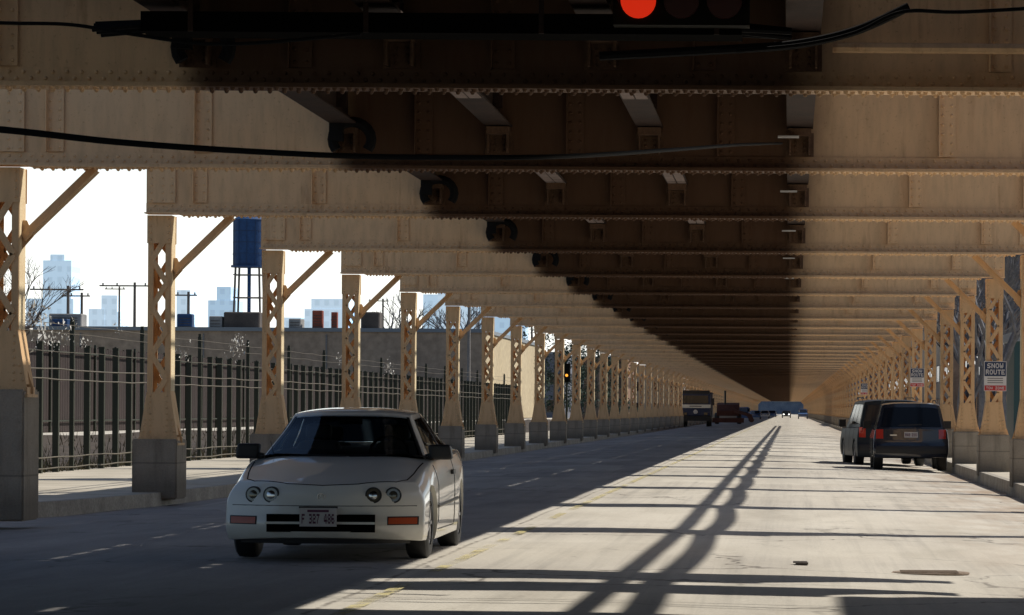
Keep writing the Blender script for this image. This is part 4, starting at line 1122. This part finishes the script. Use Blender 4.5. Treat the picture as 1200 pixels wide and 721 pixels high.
tower(495,512,[(0,1,345)],'slim pale tower behind the fifth brace',0)
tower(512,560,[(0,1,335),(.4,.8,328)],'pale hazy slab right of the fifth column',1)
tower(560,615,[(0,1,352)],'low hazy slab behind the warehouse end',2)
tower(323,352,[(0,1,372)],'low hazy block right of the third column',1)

# ------------------------------------------------------------------ trees
def bare_tree(x,y,h,label,seed,m,spread=.5,depth=5,cat='tree',z0=0,th=.035):
    rnd=random.Random(seed); r=thing('bare_tree',label,cat,(x,y,z0)); tr_=MB(); br_=MB()
    def grow(p,d,l,rad,k):
        q=p+d*l; mid=p+d*l*.5+Vector((rnd.uniform(-1,1),rnd.uniform(-1,1),0))*l*.06
        (tr_ if k==0 else br_).tube([p,mid,q],[rad,rad*.85,rad*.7],6 if k<2 else 4 if k<3 else 3,caps=False)
        if k>=depth: return
        for i in range(3 if k<3 else 3):
            a=rnd.uniform(0,2*math.pi); s_=spread*rnd.uniform(.6,1.3)
            nd=(d+Vector((math.cos(a)*s_,math.sin(a)*s_,rnd.uniform(-.1,.25)))).normalized()
            grow(q if i else mid+(q-mid)*rnd.uniform(.2,.9),nd,l*rnd.uniform(.58,.8),rad*.62,k+1)
    grow(Vector((0,0,0)),Vector((0,0,1)),h*.30,h*th*.6,0)
    tr_.build('trunk',m,r); br_.build('branches',m,r); return r
p=at(22,400,150); bare_tree(p.x,150,10.,'bare branching tree at the far left behind the tall pier',3,M['bark'],.62,6,th=.022)
for i,(px,Y,h,lab) in enumerate([(470,420,17,'bare tree behind the fourth brace'),(545,420,18,'bare tree beside the hazy slab right of the fifth column'),(120,700,14,'distant bare tree among the utility poles'),(170,700,14,'distant bare tree left of the second column'),(505,500,17,'bare tree behind the fifth brace')]):
    p=at(px,400,Y); bare_tree(p.x,Y,h,lab,20+i,M['scrub'],.6,5)
def leafy(x,y,h,w,label,seed,name='evergreen_tree',z0=0,m=None,n=2600,cat='tree',conical=True):
    rnd=random.Random(seed); r=thing(name,label,cat,(x,y,z0)); MB().tube([(0,0,0),(.1,0,h*.5),(0,0,h*.9)],[.22,.15,.04],7).build('trunk',M['bark'],r)
    mb=MB(); cl=[]
    for i in range(40):
        z=rnd.uniform(.1,1); ww=w*(1-z)**.7 if conical else w*math.sin(math.pi*min(1,z*.9+.08))**.6
        a=rnd.uniform(0,6.28); d=ww*rnd.uniform(.3,1); cl.append(Vector((math.cos(a)*d,math.sin(a)*d,z*h)))
    for i in range(n):
        c=rnd.choice(cl)+Vector((rnd.gauss(0,w*.16),rnd.gauss(0,w*.16),rnd.gauss(0,h*.04))); s_=rnd.uniform(.08,.22)
        q=[c+Vector((rnd.uniform(-s_,s_),rnd.uniform(-s_,s_),rnd.uniform(-s_,s_))) for _ in range(3)]; mb.add(q,[(0,1,2)])
    mb.build('crown',m or M['leaf'],r); return r
for i,(px,Y,h,w) in enumerate([(622,300,11.5,2.2),(650,330,13,2.4),(672,330,10,2.5),(700,360,11,3),(722,380,11,3)]):
    p=at(px,400,Y); leafy(p.x,Y,h,w,['dark evergreen just right of the warehouse end','tall dark evergreen behind the ninth left column','shorter dark evergreen further right along the left columns','dark bushy evergreen behind the distant left columns','last dark evergreen before the truck'][i],50+i)
# buildings beyond the left columns
def building(px0,px1,Y,py,m,label,depth=14,side=None):
    a=at(px0,py,Y); b_=at(px1,py,Y); r=thing('brick_building',label,'building',((a.x+b_.x)/2,Y,0)); w=b_.x-a.x
    MB().box(-w/2,w/2,0,depth,-.1,a.z).build('wall',m,r)
    MB().box(-w/2-.15,w/2+.15,-.15,depth+.15,a.z,a.z+.3).build('roof',M['coping'],r)
    fl=max(1,int(a.z/3.6))
    for f_ in range(fl):
        nx_=max(1,int(w/2.6))
        for i in range(nx_):
            x=-w/2+(i+.5)*w/nx_; z=1.0+f_*3.4
            if z+1.6<a.z:
                wf=MB().box(x-.55,x+.55,-.05,-.005,z,z+1.6).build('window',M['hvac'],r); MB().box(x-.47,x+.47,-.06,-.051,z+.08,z+1.52).build('pane',M['glass'],wf)
        for j in range(max(1,int(depth/3.2))):
            yy=1.5+j*3.2
            if 1.0+f_*3.4+1.6<a.z and side:
                s_=side; x=s_*w/2
                wf=MB().box(*sorted((x+s_*.005,x+s_*.05)),yy-.55,yy+.55,1.0+f_*3.4,2.6+f_*3.4).build('window',M['hvac'],r); MB().box(*sorted((x+s_*.051,x+s_*.06)),yy-.47,yy+.47,1.08+f_*3.4,2.52+f_*3.4).build('pane',M['glass'],wf)
    return r
building(600,660,420,415,M['bricks'],'dark blue grey building behind the evergreens on the left',20,1)
building(668,735,480,420,M['brickred'],'brown brick building beyond the left columns before the truck',20,1)
building(738,800,560,430,M['ware'],'tan low building behind the farthest left columns',30,1)
building(806,868,800,440,M['brickred'],'far brown building above the rust brown machine',30,1)
# signal and lit shop light left
p=at(664,440,200)
sgn=thing('pedestrian_signal','small dark signal box with an amber light behind the left columns','signal',(p.x,200,0))
MB().tube([(0,0,0),(0,0,p.z)],.06,8).build('pole',M['fence'],sgn); hb=MB().box(-.2,.2,-.15,.15,p.z-.4,p.z+.7).build('head',M['sigbody'],sgn)
MB().cyl((0,-.17,p.z),.08,.04,14,axis=1).build('lens',M['amberlit'],hb)
# tall lamp pole left beyond
p=at(549,352,180); lp=thing('light_pole','slender grey pole between the sixth and seventh left columns','light pole',(p.x,180,0)); MB().tube([(0,0,0),(0,0,p.z)],[.11,.07],8).build('pole',M['hvac'],lp); MB().tube([(0,0,p.z),(.8,0,p.z+.15),(1.4,0,p.z+.15)],.04,6).build('arm',M['hvac'],lp)
# right side beyond the columns
for i,(px,Y,h,lab) in enumerate([(1178,150,13,'bare tree nearest behind the right columns'),(1150,190,13,'bare tree behind the snow route sign'),(1135,240,15,'bare tree behind the navy suv'),(1195,125,11,'bare tree at the right edge of the picture'),(1120,320,15,'distant bare tree between right columns'),(1165,230,12,'dense bare tree filling the gap beside the sign'),(1185,210,13,'slim bare tree in the gap under the right brace'),(1172,100,9,'low bare tree close behind the signed column'),(1190,175,12,'bare tree left of the teal kiosk'),(1142,130,9,'bare tree close behind the fifth right column'),(1158,165,12,'twiggy tree seen just left of the route sign'),(1128,180,12,'twiggy tree seen just right of the navy suv')]):
    p=at(px,400,Y); bare_tree(p.x,Y,h,lab,80+i,M['scrub'],.55,6,th=.025)
building(1105,1300,330,318,M['bricks'],'large dark blue brick building beyond the right columns',60,-1)
building(1188,1240,120,400,M['panel'],'small dark teal kiosk behind the right columns',4)
# corner building outside the frame on the right: its shadow lies on the near road
cb=thing('corner_building','brick corner building standing outside the right edge, its shadow crosses the near road','building',(7.2,12,0))
MB().box(0,14,0,17,.1,8.9).build('wall',M['brickred'],cb)
MB().box(-.1,14,-.1,17.1,8.9,9.05).build('roof',M['coping'],cb)
for i in range(5): MB().box(-.05,-.005,1.5+i*3.4,2.9+i*3.4,1.0,3.0).build('window',M['glass'],cb)
pf=thing('unseen_shade_slab','unseen slab added over the near track, keeps sky light off the first girder','platform',(0,5,0))  # added out of view to block sky light from the nearest girder
MB().box(-13,-5.76,0,20.2,6.5,6.75).build('slab',M['tie'],pf); MB().box(.74,9,0,20.2,6.5,6.75).build('slab',M['tie'],pf)
MB().box(-5.7,.7,0,20,6.62,6.8).build('track_cover',M['tie'],pf)
for k in range(5):
    for x0,x1 in ((-13,-5.8),(.78,9)): MB().box(x0,x1,.3+k*4.8,.5+k*4.8,6.1,6.495).build('joist',M['dirty'],pf)
def row(name,x,y0,y1,h,m,label):
    r=thing('brick_building',label,'building',(x,y0,0)); L_=y1-y0
    MB().box(0,16,0,L_,0,h).build('wall',m,r); MB().box(-.15,16,-.15,L_+.15,h,h+.3).build('roof',M['coping'],r)
    y=2
    while y<min(L_-2,90):
        for z in (1.0,4.2):
            if z+1.7<h:
                wf=MB().box(-.05,-.005,y,y+1.3,z,z+1.7).build('window',M['hvac'],r); MB().box(-.06,-.051,y+.1,y+1.2,z+.1,z+1.6).build('pane',M['glass'],wf)
        y+=3.4
row('a',15,215,300,12.5,M['brickred'],'brown two storey brick building behind the right columns, nearest of its row')
row('b',14.5,304,420,12.5,M['ware'],'tan taller building second along the right columns')
row('c',15,424,620,12.5,M['brickred'],'brown long building third along the right columns')
row('d',14.5,624,1200,12.5,M['bricks'],'farthest dark building along the right columns')
# hazy block closing the far end of the road
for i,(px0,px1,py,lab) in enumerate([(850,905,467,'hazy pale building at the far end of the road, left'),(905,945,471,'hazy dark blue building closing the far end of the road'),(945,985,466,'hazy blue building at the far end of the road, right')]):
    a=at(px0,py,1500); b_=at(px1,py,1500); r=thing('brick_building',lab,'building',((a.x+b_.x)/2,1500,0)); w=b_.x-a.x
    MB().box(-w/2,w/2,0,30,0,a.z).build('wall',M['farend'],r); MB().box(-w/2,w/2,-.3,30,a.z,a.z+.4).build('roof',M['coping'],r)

# ------------------------------------------------------------------ light, sky, camera
LAT,LON=.75,.52
sd=Vector((LAT,LON,1)).normalized()
elev=math.asin(sd.z); az=math.atan2(sd.x,sd.y)
w=bpy.data.worlds.new('World'); sc.world=w; w.use_nodes=True; nt=w.node_tree
sky=nt.nodes.new('ShaderNodeTexSky'); sky.sky_type='NISHITA'; sky.sun_disc=False; sky.sun_elevation=elev; sky.sun_rotation=az
sky.dust_density=1.5; sky.air_density=1.0; sky.ozone_density=1.0; sky.altitude=200
bg=nt.nodes['Background']
tcw=nt.nodes.new('ShaderNodeTexCoord'); sp=nt.nodes.new('ShaderNodeSeparateXYZ'); nt.links.new(tcw.outputs['Generated'],sp.inputs[0])
rp=nt.nodes.new('ShaderNodeValToRGB'); nt.links.new(sp.outputs[2],rp.inputs[0]); rp.color_ramp.elements[0].position=.0; rp.color_ramp.elements[0].color=(1,1,1,1); rp.color_ramp.elements[1].position=.16; rp.color_ramp.elements[1].color=(0,0,0,1)
mx=nt.nodes.new('ShaderNodeMix'); mx.data_type='RGBA'; mx.blend_type='ADD'; mx.inputs[0].default_value=1; nt.links.new(sky.outputs[0],mx.inputs[6])
hz=nt.nodes.new('ShaderNodeMix'); hz.data_type='RGBA'; hz.inputs[6].default_value=(0,0,0,1); hz.inputs[7].default_value=(14.,14.4,14.4,1); fw=nt.nodes.new('ShaderNodeMapRange'); fw.inputs[1].default_value=-.1; fw.inputs[2].default_value=.75; nt.links.new(sp.outputs[1],fw.inputs[0])
ml=nt.nodes.new('ShaderNodeMath'); ml.operation='MULTIPLY'; nt.links.new(rp.outputs[0],ml.inputs[0]); nt.links.new(fw.outputs[0],ml.inputs[1]); nt.links.new(ml.outputs[0],hz.inputs[0]); nt.links.new(hz.outputs[2],mx.inputs[7])
nt.links.new(mx.outputs[2],bg.inputs[0]); bg.inputs[1].default_value=.085
ld=bpy.data.lights.new('sun','SUN'); ld.energy=5.0; ld.angle=R(.53); ld.color=(1,.93,.82)
lo=bpy.data.objects.new('sun',ld); C.objects.link(lo); lo.rotation_euler=sd.to_track_quat('Z','Y').to_euler(); lo.location=(20,20,40)
cd=bpy.data.cameras.new('camera'); cam=bpy.data.objects.new('camera',cd); C.objects.link(cam); sc.camera=cam
cam.location=(0,0,EYE); cam.rotation_euler=(Matrix.Rotation(R(90),3,'X')@Matrix.Rotation(.0065,3,'Z')).to_euler()
cd.sensor_width=36; cd.lens=F/1200*36; cd.shift_x=-(925-600)/1200; cd.shift_y=(481.8-360.5)/1200
cd.clip_start=.1; cd.clip_end=12000
sc.view_settings.view_transform='Standard'; sc.view_settings.look='None'; sc.view_settings.exposure=0
sc.cycles.max_bounces=8; sc.cycles.diffuse_bounces=4; sc.cycles.use_denoising=True
